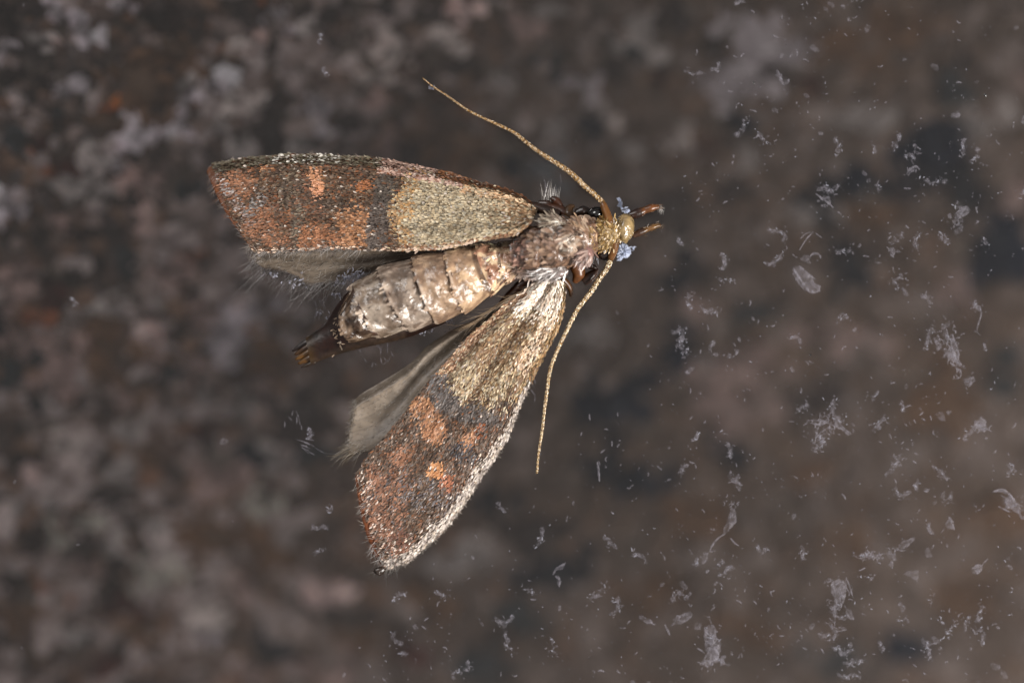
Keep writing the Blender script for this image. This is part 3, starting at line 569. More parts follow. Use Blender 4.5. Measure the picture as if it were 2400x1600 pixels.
fringe(W2, 150, fore2, .05, .5, .97, 1, .14, [(210,184,150),(170,130,90),(120,80,50)], .35, (-.7, -.75, 0))

# dark curled corner tufts at the wing tips
acc = Acc()
ellipsoid(acc, P(598, 578, .34), (.14, .17, .12), L((44, 30, 20)), .5, bump=.25)
o = acc.build('corner_tuft', M_cut, fore1, True)
acc = Acc(); ellipsoid(acc, P(890, 1337, .30), (.13, .10, .10), L((42, 30, 22)), .2, bump=.3, seed=4); ellipsoid(acc, P(892, 1310, .32), (.07, .09, .07), L((60, 38, 22)), .2, bump=.3, seed=4)
acc.build('corner_tuft', M_cut, fore2, True)

# ---- hindwings
CH1 = [(1150,560),(1060,572),(960,580),(860,580),(760,580),(690,586),(640,590),(590,596)]
TH1 = [(1100,568),(1040,584),(985,602),(950,612),(899,628),(850,644),(800,656),(745,668),(722,668),(697,648),(657,634),(619,628),(594,610)]
def zh1(u, v, p): return 0.30 + 0.28 * (1 - u) + 0.05 * np.sin(v * 9 + u * 4) * (u > 0) + 0.05 * (fnoise(p[..., 0], p[..., 1], 40, 31) - .5) - .12 * v
WH1 = Wing(CH1, TH1, zh1)
def colh(px, py, u, v):
    k = fnoise(px, py, 40, 8)[..., None]; s = vnoise(v * 60 + 3, u * 4, 4, 5)[..., None]
    c = L((116, 102, 88)) * (1 - k) + L((142, 130, 116)) * k
    c = c * (0.82 + 0.36 * s)
    vn = np.zeros(px.shape)
    for a_, b_ in ((.12,.10),(.30,.26),(.46,.44),(.60,.62),(.74,.80),(.88,.94)): vn = np.maximum(vn, np.exp(-((v - (a_ + (b_ - a_) * u)) / .012) ** 2))
    c = c * (1 - .2 * vn[..., None])
    e = sstep(.90, .97, v)[..., None] * (u > .45)[..., None]; c = c * (1 - .45 * e) + L((66, 46, 30)) * .45 * e
    return c
hind1 = WH1.plate('hindwing', colh, M_hind, moth, nu=80, nv=110, th=.015, off=0)
hind1['label'] = 'upper hindwing, grey-brown and frayed, under the forewing'
fringe(WH1, 420, hind1, .45, 1, .93, 1, .42, [(120,114,112),(150,146,146),(84,76,72),(60,50,44)], .5, (-.75, -.7, -.15), .005)
fringe(WH1, 150, hind1, .55, 1, .95, 1, .75, [(60,52,46),(84,76,72),(150,144,142)], .35, (-.7, -.75, -.1), .0055, name='long_bristles')
fringe(WH1, 300, hind1, .35, 1, .2, .95, .14, [(170,160,148),(130,118,104),(200,192,184)], .4, (-.9, -.5, .15), .006, .01, 'short_hairs')

CH2 = [(1262,662),(1205,690),(1160,716),(1112,748),(1070,768),(1035,788),(1000,812),(968,846),(933,870),(882,901),(850,920),(830,938)]
TH2 = [(1240,690),(1200,722),(1160,752),(1120,790),(1085,826),(1050,865),(1012,905),(975,945),(935,1000),(900,1035),(860,1058),(812,1062)]
def zh2(u, v, p):
    return 0.30 + 0.32 * (1 - u) + 0.10 * np.sin(v * 7.5 + 0.5) * (1 - .5 * u) + 0.04 * (fnoise(p[..., 0], p[..., 1], 40, 33) - .5) - 0.14 * (1 - sstep(0, .2, v))
WH2 = Wing(CH2, TH2, zh2)
hind2 = WH2.plate('hindwing', colh, M_hind, moth, nu=80, nv=130, th=.015, off=0)
hind2['label'] = 'lower hindwing, plain grey-brown and folded, beside the abdomen'
fringe(WH2, 260, hind2, .97, 1, 0, 1, .16, [(98,86,70),(80,68,54),(124,112,98)], .35, (-.8, -.6, -.15), .006)
fringe(WH2, 130, hind2, .92, 1, .8, 1, .42, [(98,84,66),(78,64,48),(134,120,100)], .22, (-.85, -.55, -.08), .007)
fringe(WH2, 1000, hind2, .05, .99, .05, .98, .06, [(128,116,104),(110,98,86),(150,140,128)], .3, (-.85, -.5, .12), .006, .005, 'short_hairs')
fringe(WH2, 60, hind2, .0, .35, .0, .25, .55, [(206,184,156),(176,150,120)], .12, (-.88, -.48, .06), .007, .05, 'root_hairs')

# ---- abdomen
BU = [(1212,560),(1170,568),(1108,571),(1043,583),(969,601),(887,628),(823,669),(794,734)]
BL = [(1226,645),(1188,666),(1156,690),(1092,733),(1025,757),(962,776),(888,792),(822,802)]
ABC = [((210,182,152),(172,130,106)),((220,194,158),(150,110,88)),((188,158,126),(146,118,94)),((160,134,110),(120,96,78)),((150,134,120),(106,90,78)),((152,138,124),(108,92,78)),((122,102,84),(54,38,26))]
def abdomen():
    par = bpy.data.objects.new('abdomen', None); COL.objects.link(par); par.parent = moth; par['label'] = 'pale banded abdomen with a dark brown tip'
    BUa = np.array(BU, float); BLa = np.array(BL, float)
    for k in range(7):
        nu, nv = 30, 96
        t = np.linspace(-0.06, 1.07, nu)[:, None]; a = np.linspace(0, 2 * math.pi, nv, endpoint=False)[None]
        up = BUa[k] * (1 - t[..., None]) + BUa[k + 1] * t[..., None]; lo = BLa[k] * (1 - t[..., None]) + BLa[k + 1] * t[..., None]
        c = (up + lo) / 2; h = (up - lo) / 2
        wd = np.linalg.norm(h, axis=-1) / 100
        fl = 0.965 + 0.075 * sstep(0.0, 0.9, t) - 0.02 * sstep(1.0, 1.07, t)
        ax = (BUa[k + 1] + BLa[k + 1] - BUa[k] - BLa[k]) / 2; ax = ax / np.linalg.norm(ax)
        bulge = 10 * np.sin(a) ** 2 * np.sign(np.sin(a)) * 0.8
        rag = 5.0 * (fnoise(np.cos(a) * 40 + k * 31, np.sin(a) * 40, 9, k) - .5) * sstep(.8, 1.05, t)
        px = c[..., 0] + h[..., 0] * np.cos(a) * fl + ax[0] * (bulge + rag); py = c[..., 1] + h[..., 1] * np.cos(a) * fl + ax[1] * (bulge + rag)
        hz = wd * 0.74
        zc = 0.12 + hz.max() * 0.96 + 0 * a + (0.16 if k == 6 else 0)
        d = fnoise(px + 40 * np.sin(a), py, 24, k) - .5; d2 = fnoise(px * 1.6, py * .7 + 30 * np.sin(a), 8, k + 5) - .5
        pleat = 0.03 * np.sin(t * 9 + 2.5 * np.cos(a * 2))
        z = zc + np.sin(a) * (hz * fl + 0.14 * d + 0.035 * d2 + pleat)
        V = P(px, py, z)
        ca, cb = L(ABC[k][0]), L(ABC[k][1]); q = sstep(.38, .62, fnoise(px, py + 200 * np.sin(a), 26, k + 2))[..., None]
        C = ca * (1 - q) + cb * q; rim = (sstep(.93, .99, t) * (1 - sstep(1.03, 1.06, t)))[..., None] * sstep(.45, .62, fnoise(px * 0 + a * 60, px * 0 + k * 20, 14, k))[..., None] * (0.9 if k != 6 else 0)
        if k == 5: rim = np.minimum(1.6, rim * 1.2 + .5 * (sstep(.90, .98, t) * (1 - sstep(1.03, 1.06, t)))[..., None])
        C = C * (1 - .5 * rim) + L((224, 202, 182)) * .5 * rim  # trailing-rim highlights painted into the segment pigment
        ed = sstep(1.045, 1.07, t)[..., None]; C = C * (1 - .8 * ed) + L((46, 26, 16)) * .8 * ed
        s0 = (1 - sstep(.07, .15, t))[..., None]; C = C * (1 - .8 * s0) + L((58, 34, 22)) * .8 * s0  # segment creases darkened in the pigment, adding to their shadow line
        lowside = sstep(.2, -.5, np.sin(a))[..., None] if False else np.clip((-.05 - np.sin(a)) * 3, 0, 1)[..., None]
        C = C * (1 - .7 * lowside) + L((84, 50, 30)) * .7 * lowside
        if k == 7: pass
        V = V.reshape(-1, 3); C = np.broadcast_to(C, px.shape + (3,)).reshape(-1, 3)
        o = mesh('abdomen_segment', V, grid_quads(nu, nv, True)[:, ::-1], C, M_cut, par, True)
        # adpressed scales
        n = 170 if k < 6 else 60
        ti = R(n) * 1.0; ai = math.pi * (0.06 + .88 * R(n)); iu = np.clip((ti * (nu - 1)).astype(int), 1, nu - 2); ia = (ai / (2 * math.pi) * nv).astype(int)
        G = V.reshape(nu, nv, 3); Cg = C.reshape(nu, nv, 3)
        O = G[iu, ia]; T = G[iu + 1, ia] - G[iu - 1, ia]; B = G[iu, (ia + 1) % nv] - G[iu, ia - 1]
        N = np.cross(T, B); N *= np.sign(np.sum(N * (O - np.array([0, 0, .4])) * [0, 0, 1], axis=1) + 1e-9)[:, None]
        acc = Acc(); T = T / np.linalg.norm(T, axis=1, keepdims=True); ang = .35 * rng.standard_normal(n); Bn = B / np.linalg.norm(B, axis=1, keepdims=True)
        scales(acc, O, T * np.cos(ang)[:, None] + Bn * np.sin(ang)[:, None], N, .11 * (0.6 + .8 * R(n)), .06 * (0.6 + .8 * R(n)), np.clip(Cg[iu, ia] * (0.7 + .65 * R((n, 1))), 0, .8), lift=.05, liftj=.06, roll=.2)
        s_ = acc.build('body_scales', M_scale, par); s_['kind'] = 'stuff'
    # dark amber underside and tail tip
    U = [(1040,640),(950,650),(880,662),(826,676),(794,708),(772,742),(754,764),(716,791)]; Lo = [(1045,757),(955,791),(884,808),(830,820),(804,827),(775,836),(748,846),(728,852)]
    n = 50; u = smooth_path(U, n); l = smooth_path(Lo, n); nv = 40; a = np.linspace(0, 2 * math.pi, nv, endpoint=False)[None]
    c = (u + l) / 2; h = (u - l) / 2; wd = np.linalg.norm(h, axis=1)[:, None] / 100
    px = c[:, :1] + h[:, :1] * np.cos(a); py = c[:, 1:] + h[:, 1:] * np.cos(a)
    z = 0.10 + wd * .66 + np.sin(a) * wd * .62 + 0.03 * (fnoise(px, py, 14, 3) - .5)
    t = np.linspace(0, 1, n)[:, None]; q = fnoise(px, py, 30, 4)[..., None]
    C = L((20, 10, 6)) * (1 - q) + L((46, 22, 12)) * q
    ye = sstep(.93, .99, t)[..., None]; C = C * (1 - ye) + L((62, 42, 16)) * ye
    dk = (sstep(.55, .7, t) * (1 - sstep(.86, .93, t)))[..., None] * np.clip(np.sin(a) + .5 + np.cos(a), 0, 1)[..., None]; C = C * (1 - .75 * dk) + L((36, 14, 8)) * .75 * dk
    gl = (np.clip(-np.cos(a) - .55, 0, .4) / .4 * (t > .3))[..., None]; C = C * (1 - .6 * gl) + L((70, 56, 44)) * .6 * gl
    acc = Acc(); acc.add(P(px, py, z).reshape(-1, 3), np.broadcast_to(C, px.shape + (3,)).reshape(-1, 3), None, grid_quads(n, nv, True)[:, ::-1])
    acc.build('abdomen_tip', M_tip, par, True)
    acc = Acc()
    for (x0, y0, x1, y1, r, c) in [(735,792,685,822,.095,(30,16,10)),(732,806,690,831,.09,(70,44,18)),(732,820,692,842,.09,(104,70,26)),(734,834,698,852,.09,(96,64,24)),(740,846,706,861,.05,(44,30,18))]:
        tt = np.linspace(0, 1, 7)[:, None]; pp = np.array([[x0, y0]]) * (1 - tt) + np.array([[x1, y1]]) * tt
        tube(acc, P(pp[:, 0], pp[:, 1], .24 - .05 * tt[:, 0]), r * (1 - .75 * tt[:, 0] ** 2), L(c), 8)
    acc.build('tail_claspers', M_amber, par, True)
    # loose pale scales stuck on the dark tip
    acc = Acc(); n = 34; x = 796 + 8 * rng.standard_normal(n); y = 782 + 20 * rng.standard_normal(n)
    D = np.tile([-.8, -.5, .1], (n, 1)) + .5 * rng.standard_normal((n, 3)) * [1, 1, .2]
    scales(acc, P(x, y, .12 + .60), D, np.tile([0, 0, 1.0], (n, 1)), .08, .04, L((112, 96, 80)) * (0.5 + .7 * R((n, 1))), lift=.1)
    o = acc.build('loose_scales', M_scale, par); o['kind'] = 'stuff'
    return par
abdomen()

# ---- thorax
def loft(acc, xs, y0, y1, hz, zc, colf, nv=56, n=60, bump=.06, bs=20, seed=0):
    x = np.linspace(xs[0], xs[-1], n)[:, None]; a = np.linspace(0, 2 * math.pi, nv, endpoint=False)[None]
    u = np.interp(x, xs, y0); l = np.interp(x, xs, y1); H = np.interp(x, xs, hz); Z = np.interp(x, xs, zc)
    s = 1 + 0 * a; py = (u + l) / 2 - (l - u) / 2 * np.cos(a); px = x + 0 * a
    k = (fnoise(px, py + 60 * np.sin(a), bs, seed) - .5) * 2 * bump + (fnoise(px, py + 60 * np.sin(a), bs / 3, seed + 1) - .5) * bump * .8
    z = Z + np.sin(a) * (H + k)
    V = P(px, py + 0 * z, z); C = colf(px, py); acc.add(V.reshape(-1, 3), C.reshape(-1, 3), None, grid_quads(n, nv, True))
    # caps
    return V
def thcol(px, py):
    px, py = np.broadcast_arrays(px, py)
    q = sstep(.35, .65, fnoise(px, py, 18, 44))[..., None]
    c = L((132, 102, 82)) * (1 - q) + L((84, 58, 44)) * q
    cr = np.exp(-(((px - 1338) / 24) ** 2 + ((py - 572) / 20) ** 2))[..., None]; c = c * (1 - cr) + L((206, 184, 164)) * cr
    return c
TX = [1200,1210,1228,1260,1300,1330,1360,1390,1410]
T0 = [585,556,543,529,517,511,508,510,522]; T1_ = [600,628,636,640,640,630,614,600,580]
acc = Acc(); THV = loft(acc, TX, T0, T1_, [.02,.34,.50,.62,.66,.62,.54,.42,.2], [.62,.70,.76,.80,.80,.78,.74,.70,.66], thcol, bump=.15)
thorax = acc.build('thorax', M_cut, moth, True)
def th_top(x, y):
    u = np.interp(x, TX, T0); l = np.interp(x, TX, T1_); H = np.interp(x, TX, [.02,.34,.50,.62,.66,.62,.54,.42,.2]); Z = np.interp(x, TX, [.62,.70,.76,.80,.80,.78,.74,.70,.66])
    q = np.clip((y - (u + l) / 2) / ((l - u) / 2), -1, 1); return Z + H * np.sqrt(np.clip(1 - q * q, 0, 1)), q
def thorax_scales():
    acc = Acc(); n = 1500
    x = 1207 + 200 * R(n); u = np.interp(x, TX, T0); l = np.interp(x, TX, T1_); y = u + (l - u) * R(n)
    z, q = th_top(x, y)
    kk = np.array((fnoise(x, y + 60 * np.sqrt(np.clip(1 - q * q, 0, 1)), 20, 0) - .5) * .30); O = P(x, y, z + kk * .8 + .01)
    N = np.stack([0 * q + .1 * (x > 1370), -q * .8, np.sqrt(np.clip(1 - .64 * q * q, .05, 1))], 1)
    ang = math.pi + .55 * (fnoise(x, y, 24, 17) - .5) * 5 + .35 * rng.standard_normal(n)
    ang += np.where(y > 600, .35, 0)
    T = np.stack([np.cos(ang), np.sin(ang), 0 * ang], 1); T -= N * np.sum(T * N, axis=1, keepdims=True)
    pal = L([(156,126,104),(134,105,84),(108,83,66),(178,150,128),(144,115,94),(88,63,48),(158,130,114)]); c = pal[rng.integers(0, 7, n)].copy()
    def patch(cx, cy, rx, ry, cs, st):
        d = np.hypot((x - cx) / rx, (y - cy) / ry) + .6 * (fnoise(x, y, 14, cx) - .5); m = R(n) < st * np.clip((1.2 - d) / .4, 0, 1)
        cs = L(cs); c[m] = cs[rng.integers(0, len(cs), m.sum())]
    patch(1340, 572, 24, 22, [(238,226,212),(220,202,184),(206,182,160)], .85)
    patch(1300, 545, 30, 16, [(190,174,156),(160,140,124)], .6)
    patch(1228, 592, 22, 34, [(150,112,98),(132,98,84),(166,130,114)], .9)
    patch(1296, 530, 18, 12, [(86,70,60),(70,54,46)], .8)
    patch(1395, 560, 16, 30, [(176,146,96),(160,124,74),(196,160,118)], .7)
    patch(1378, 590, 16, 18, [(186,150,142),(168,130,122)], .7)
    patch(1250, 538, 20, 9, [(170,118,80),(140,92,70)], .6)
    c *= np.where(fnoise(x, y, 8, 91) < .42, .42, 1.08)[:, None]  # dark shaded gaps between plates painted into the pigment by noise
    ln = np.where(x < 1250, .13, .17) * (0.6 + .8 * R(n)); wd = np.where(x < 1250, .09, .085) * (0.6 + .8 * R(n))
    scales(acc, O, T, N, ln, wd, c * (0.6 + .6 * R((n, 1))), lift=.04, liftj=.10, roll=.30)
    o = acc.build('thorax_scales', M_hair, thorax); o['kind'] = 'stuff'
thorax_scales()
# shoulder covers over the wing roots
def tegula(cx, cy, rx, ry, rot, z, col, hc, ang, seed):
    acc = Acc(); ellipsoid(acc, P(cx, cy, z), (rx / 100, ry / 100, .22), L(col), rot, bump=.16, seed=seed)
    o = acc.build('shoulder_cover', M_cut, thorax, True)
    acc = Acc(); n = 330; a = R(n) * 6.283; r = np.sqrt(R(n)); X = cx + rx * r * np.cos(a); Y = cy + ry * r * np.sin(a)
    zz = z + .22 * np.sqrt(1 - r * r * .95); an = ang + .4 * rng.standard_normal(n); T = np.stack([np.cos(an), np.sin(an), .05 + 0 * an], 1)
    hc = L(hc); c = hc[rng.integers(0, len(hc), n)] * (0.7 + .6 * R((n, 1)))
    N = np.stack([r * np.cos(a) * .5, -r * np.sin(a) * .5, 1 + 0 * a], 1)
    scales(acc, P(X, Y, zz), T, N, .2 * (0.6 + .8 * R(n)), .038, c, lift=.12, liftj=.12, roll=.4)
    s = acc.build('cover_scales', M_hair, thorax); s['kind'] = 'stuff'
tegula(1292, 634, 40, 18, -.12, 1.0, (120,104,100), [(150,138,134),(196,186,180),(236,230,226),(120,108,104)], math.pi + .25, 2)
tegula(1245, 633, 20, 14, .3, .80, (120,98,84), [(136,112,98),(160,140,126),(110,88,76)], math.pi + .3, 6)
tegula(1305, 523, 24, 14, .15, 1.06, (96,80,70), [(150,136,120),(190,178,160),(100,84,72)], math.pi - .2, 3)
tegula(1376, 592, 16, 18, .2, .98, (150,112,104), [(160,132,122),(136,106,96),(186,160,148)], math.pi + .8, 8)
tegula(1366, 542, 18, 18, -.2, 1.02, (150,114,92), [(164,134,106),(136,106,84),(190,164,140)], math.pi - .3, 9)
# white bristles between the covers and amber breast
acc = Acc(); n = 60; x = 1372 + 12 * rng.standard_normal(n); y = 606 + 4 * rng.standard_normal(n)
hairs(acc, P(x, y, .8), np.tile([.1, -1, -.2], (n, 1)) + .25 * rng.standard_normal((n, 3)), .16, .008, L((206, 208, 216)), .2)
o = acc.build('breast_bristles', M_hair, thorax); o['kind'] = 'stuff'

# ---- head
acc = Acc(); ellipsoid(acc, P(1428, 546, .62), (.26, .38, .34), L((118, 86, 46)), .1, bump=.14, seed=1)
ellipsoid(acc, P(1408, 556, .62), (.22, .34, .34), L((124, 90, 58)), 0, bump=.14, seed=12)
head = acc.build('head', M_amber, moth, True)
acc = Acc(); n = 950; a = R(n) * 6.283; r = np.sqrt(R(n)); X = 1425 + 32 * r * np.cos(a); Y = 548 + 39 * r * np.sin(a)
an = math.pi + .9 * rng.standard_normal(n); T = np.stack([np.cos(an), np.sin(an), .1 + 0 * an], 1)
cc = L([(156,126,74),(130,100,54),(180,150,98),(110,80,42),(196,172,136)])[rng.integers(0, 5, n)] * (0.75 + .5 * R((n, 1)))
scales(acc, P(X, Y, .66 + .33 * np.sqrt(1 - .95 * r * r)), T, np.stack([r * np.cos(a) * .8, -r * np.sin(a) * .8, 1 + 0 * a], 1), .11 * (0.6 + .8 * R(n)), .045, cc, lift=.08, liftj=.15, roll=.4)
o = acc.build('head_scales', M_hair, head); o['kind'] = 'stuff'
acc = Acc(); ellipsoid(acc, P(1464, 536, .60), (.235, .32, .31), L((168, 142, 98)), -.12, 28, 36, bump=.16, bs=.5, seed=3)
acc.build('face', M_face, head, True)
acc = Acc(); n = 150; a = math.pi + 1.5 * (R(n) - .5) * 2; r = .55 + .45 * R(n); X = 1464 + 23 * r * np.cos(a); Y = 536 + 31 * r * np.sin(a)
T = np.tile([.9, .1, .1], (n, 1)) + .5 * rng.standard_normal((n, 3)) * [1, 1, .3]
scales(acc, P(X, Y, .60 + .31 * np.sqrt(1 - .97 * r * r)), T, np.stack([r * np.cos(a), -r * np.sin(a), .9 + 0 * a], 1), .085 * (0.6 + .8 * R(n)), .03, L([(150,122,74),(124,96,54),(172,148,100)])[rng.integers(0, 3, n)] * (0.7 + .5 * R((n, 1))), lift=.06, roll=.3)
o = acc.build('brow_scales', M_hair, head); o['kind'] = 'stuff'
acc = Acc(); ellipsoid(acc, P(1398, 501, .56), (.22, .17, .26), L((12, 10, 10)), .2, 20, 28); acc.build('eye', M_eye, head, True)
acc = Acc(); ellipsoid(acc, P(1420, 592, .46), (.22, .19, .24), L((34, 18, 12)), .2, 20, 28); acc.build('eye', M_eye, head, True)
def palp(pts, z, r, cols):
    acc = Acc(); n = 26; p = smooth_path(pts, n); t = np.linspace(0, 1, n)
    rr = r * np.interp(t, [0, .25, .45, .5, .75, 1], [.7, 1.1, 1.0, .78, .95, .45]); c0, c1 = L(cols[0]), L(cols[1]); q = sstep(.35, .55, t)[:, None]
    tube(acc, P(p[:, 0], p[:, 1], np.interp(t, [0, 1], z)), rr, c0 * (1 - q) + c1 * q, 12)
    o = acc.build('palp', M_amber, head, True)
    acc = Acc(); m = 90; k = rng.integers(2, n - 1, m); D = np.tile(np.append((p[-1] - p[0]) * [1, -1], 0) / np.linalg.norm(p[-1] - p[0]), (m, 1)) + .3 * rng.standard_normal((m, 3))
    hairs(acc, P(p[k, 0] + 5 * rng.standard_normal(m), p[k, 1] + 4 * rng.standard_normal(m), np.interp(k / n, [0, 1], z) + .05), D, .07 * (.5 + R(m)), .006, L(cols[2]), .2)
    o = acc.build('palp_hairs', M_hair, head); o['kind'] = 'stuff'
palp([(1474,505),(1496,499),(1516,491),(1532,486),(1545,485)], (.5, .5),   .10, [(44,22,12),(104,60,26),(120,84,52)])
palp([(1482,552),(1500,544),(1520,536),(1536,530),(1548,528)], (.34, .30), .078, [(64,38,20),(104,70,30),(112,84,52)])
acc = Acc(); n = 30; hairs(acc, P(1545 + 3 * rng.standard_normal(n), 487 + 4 * rng.standard_normal(n), .5), np.tile([.4, -.8, 0], (n, 1)) + .5 * rng.standard_normal((n, 3)), .12, .007, L((190, 186, 182)), .3)
o = acc.build('palp_tuft', M_hair, head); o['kind'] = 'stuff'

def antenna(path, rads, zs, cols, scape):
    n = 340; p = smooth_path(path, n); t = np.linspace(0, 1, n)
    rr = np.interp(t, np.linspace(0, 1, len(rads)), rads); seg = sstep(.25, .75, 0.5 + 0.5 * np.cos(t * 2 * math.pi * 56))
    p = p + np.stack([1.6 * (vnoise(t * 60, t * 0, 9, 2) - .5), 1.6 * (vnoise(t * 60, t * 0, 9, 9) - .5)], 1)
    zz = np.interp(t, np.linspace(0, 1, len(zs)), zs)
    c = L(cols[0]) * seg[:, None] + L(cols[1]) * (1 - seg[:, None])
    acc = Acc(); C3 = P(p[:, 0], p[:, 1], zz); tube(acc, C3, rr * (0.80 + .20 * seg), c, 9)
    o = acc.build('antenna', M_cut, head, True)
    # ringed scales along the upper side
    acc = Acc(); m = 3200; k = (R(m) * (n - 4)).astype(int) + 2; k = k[R(m) < .25 + .75 * seg[k]]; m = len(k); a = math.pi * (R(m)) ; T = C3[k + 1] - C3[k - 1]; T /= np.linalg.norm(T, axis=1, keepdims=True)
    S = np.cross(T, [0, 0, 1.0]); Nn = S * np.cos(a)[:, None] + np.array([0, 0, 1.0]) * np.sin(a)[:, None]
    pl = L(cols[2]); cc = pl[rng.integers(0, len(pl), m)] * (.7 + .6 * R((m, 1)))
    scales(acc, C3[k] + Nn * rr[k][:, None] * .95, T, Nn, .038 * (.5 + R(m)) * (rr[k] / rr.max()) ** .5, .020 * (rr[k] / rr.max()) ** .5, cc, lift=.15, roll=.3)
    s = acc.build('antenna_scales', M_hair, head); s['kind'] = 'stuff'
    acc = Acc(); q = smooth_path(scape, 16); tt = np.linspace(0, 1, 16)
    tube(acc, P(q[:, 0], q[:, 1], np.interp(tt, [0, 1], [.86, zz[0]])), np.interp(tt, [0, .5, .85, 1], [.10, .095, .085, .06]), L((112, 72, 32)), 12)
    acc.build('antenna_base', M_amber, head, True)
antenna([(1413,474),(1391,454),(1368,435),(1337,405),(1303,382),(1266,358),(1235,335),(1205,311),(1164,291),(1133,276),(1093,256),(1042,221),(1017,205),(991,184)],
        [.062,.066,.062,.056,.050,.044,.038,.034,.030,.026,.022,.016], [.80,.86,.84,.8,.76,.72,.68,.62], [(146,112,62),(98,68,32),[(200,174,138),(168,138,98),(214,198,176),(124,88,48)]],
        [(1430,524),(1424,506),(1418,490),(1412,474)])
antenna([(1432,606),(1424,626),(1404,655),(1384,686),(1354,724),(1328,775),(1305,824),(1290,870),(1282,920),(1276,965),(1270,1011),(1262,1062),(1259,1109)],
        [.066,.064,.058,.052,.046,.044,.044,.040,.036,.032,.026], [.66,.62,.62,.60,.58,.56,.52,.48], [(150,120,76),(92,64,36),[(224,202,160),(200,170,122),(150,108,62),(236,220,190)]],
        [(1441,566),(1440,580),(1436,594),(1431,608)])

# ---- legs tucked under the body
def leg(parts, name='leg'):
    acc = Acc()
    for (pts, z, rads, col) in parts:
        n = 24; p = smooth_path(pts, n); t = np.linspace(0, 1, n)
        tube(acc, P(p[:, 0], p[:, 1], np.interp(t, [0, 1], z)), np.interp(t, np.linspace(0, 1, len(rads)), rads), L(col), 12)
    return acc.build(name, M_amber, moth, True)
leg([([(1345,520),(1325,500),(1300,488),(1268,486),(1244,492)], (.5,.35), [.12,.13,.11,.10,.06], (64,34,16))])
leg([([(1338,512),(1332,498),(1336,486),(1346,482)], (.55,.45), [.09,.12,.09,.03], (72,48,24)), ([(1318,492),(1310,478),(1300,468),(1290,464)], (.42,.4), [.05,.08,.10,.03], (64,34,18))])
leg([([(1228,474),(1252,484),(1280,494),(1312,505)], (.42,.5), [.06,.12,.14,.12], (44,26,14)), ([(1262,476),(1282,478),(1300,488)], (.35,.4), [.05,.10,.08], (50,28,14)), ([(1350,500),(1366,494),(1384,498)], (.5,.5), [.08,.12,.08], (38,22,14))])
leg([([(1345,606),(1352,624),(1356,642),(1346,662)], (.5,.4), [.12,.17,.15,.05], (104,62,28)), ([(1366,660),(1380,650),(1392,640),(1402,630)], (.35,.35), [.10,.13,.10,.02], (58,34,20)),
     ([(1376,622),(1388,624),(1398,630)], (.35,.35), [.06,.09,.03], (66,40,24))])
leg([([(1315,652),(1326,662),(1336,676),(1338,694)], (.5,.3), [.09,.08,.06,.03], (84,52,24))])
leg([([(1240,655),(1222,668),(1200,690),(1170,712)], (.35,.25), [.10,.14,.12,.03], (66,34,14))])
acc = Acc(); n = 70; x = 1290 + 9 * rng.standard_normal(n); hairs(acc, P(x, 470 + 6 * rng.standard_normal(n), .4), np.tile([-.05, 1, .1], (n, 1)) + .12 * rng.standard_normal((n, 3)), .36 * (.4 + .7 * R(n)), .006, L((150, 144, 140)), .1)
o = acc.build('leg_bristles', M_hair, moth); o['kind'] = 'stuff'

# ================================================================== RESIDUE ON THE GLASS
ZB = 0.0
def dome(acc, poly, h=.04, jit=.12, sub=2, rimw=0.0):
    poly = np.asarray(poly, float)
    for _ in range(sub):
        mid = (poly + np.roll(poly, -1, 0)) / 2; e = np.linalg.norm(np.roll(poly, -1, 0) - poly, axis=1, keepdims=True)
        mid = mid + jit * e * rng.standard_normal(mid.shape); poly = np.stack([poly, mid], 1).reshape(-1, 2)
    n = len(poly); c = poly.mean(0); rings = []
    for f, z in ((1, .004), (.9, .75), (.6, .9), (.3, 1.0)):
        q = c + (poly - c) * f; zz = z * h * (0.7 + .6 * R(n)) if z > .01 else np.full(n, .004)
        rings.append(P(q[:, 0], q[:, 1], zz + ZB))
    V = np.concatenate(rings + [P(c[0], c[1], h * .9 + ZB).reshape(1, 3)])
    k = np.arange(n); k2 = (k + 1) % n; tr = np.stack([3 * n + k, 3 * n + k2, np.full(n, 4 * n)], 1)
    acc.add(V, L((150, 150, 160)), tr, grid_quads(4, n, True))
def sliver(acc, pts, r, n=9):
    p = smooth_path(pts, n); t = np.linspace(0, 1, n)
    tube(acc, P(p[:, 0], p[:, 1], np.full(n, r * .45 + ZB)), r * (0.25 + .75 * np.sin(math.pi * np.clip(t * .9 + .08, 0, 1))) * (0.7 + .6 * R(n)), L((150, 150, 160)), 5, .6)
def blob_poly(cx, cy, rx, ry, rot=0, n=8, j=.3):
    a = np.linspace(0, 6.283, n, endpoint=False); r = 1 + j * rng.uniform(-1, 1, n); x = rx * r * np.cos(a); y = ry * r * np.sin(a)
    return np.stack([cx + x * math.cos(rot) - y * math.sin(rot), cy + x * math.sin(rot) + y * math.cos(rot)], 1)
def curl(cx, cy, ln, ang, bend=None):
    b = rng.normal(0, .5) if bend is None else bend
    t = np.linspace(-.5, .5, 4); x = t * ln; y = b * ln * (t * t - .08)
    return np.stack([cx + x * math.cos(ang) - y * math.sin(ang), cy + x * math.sin(ang) + y * math.cos(ang)], 1)

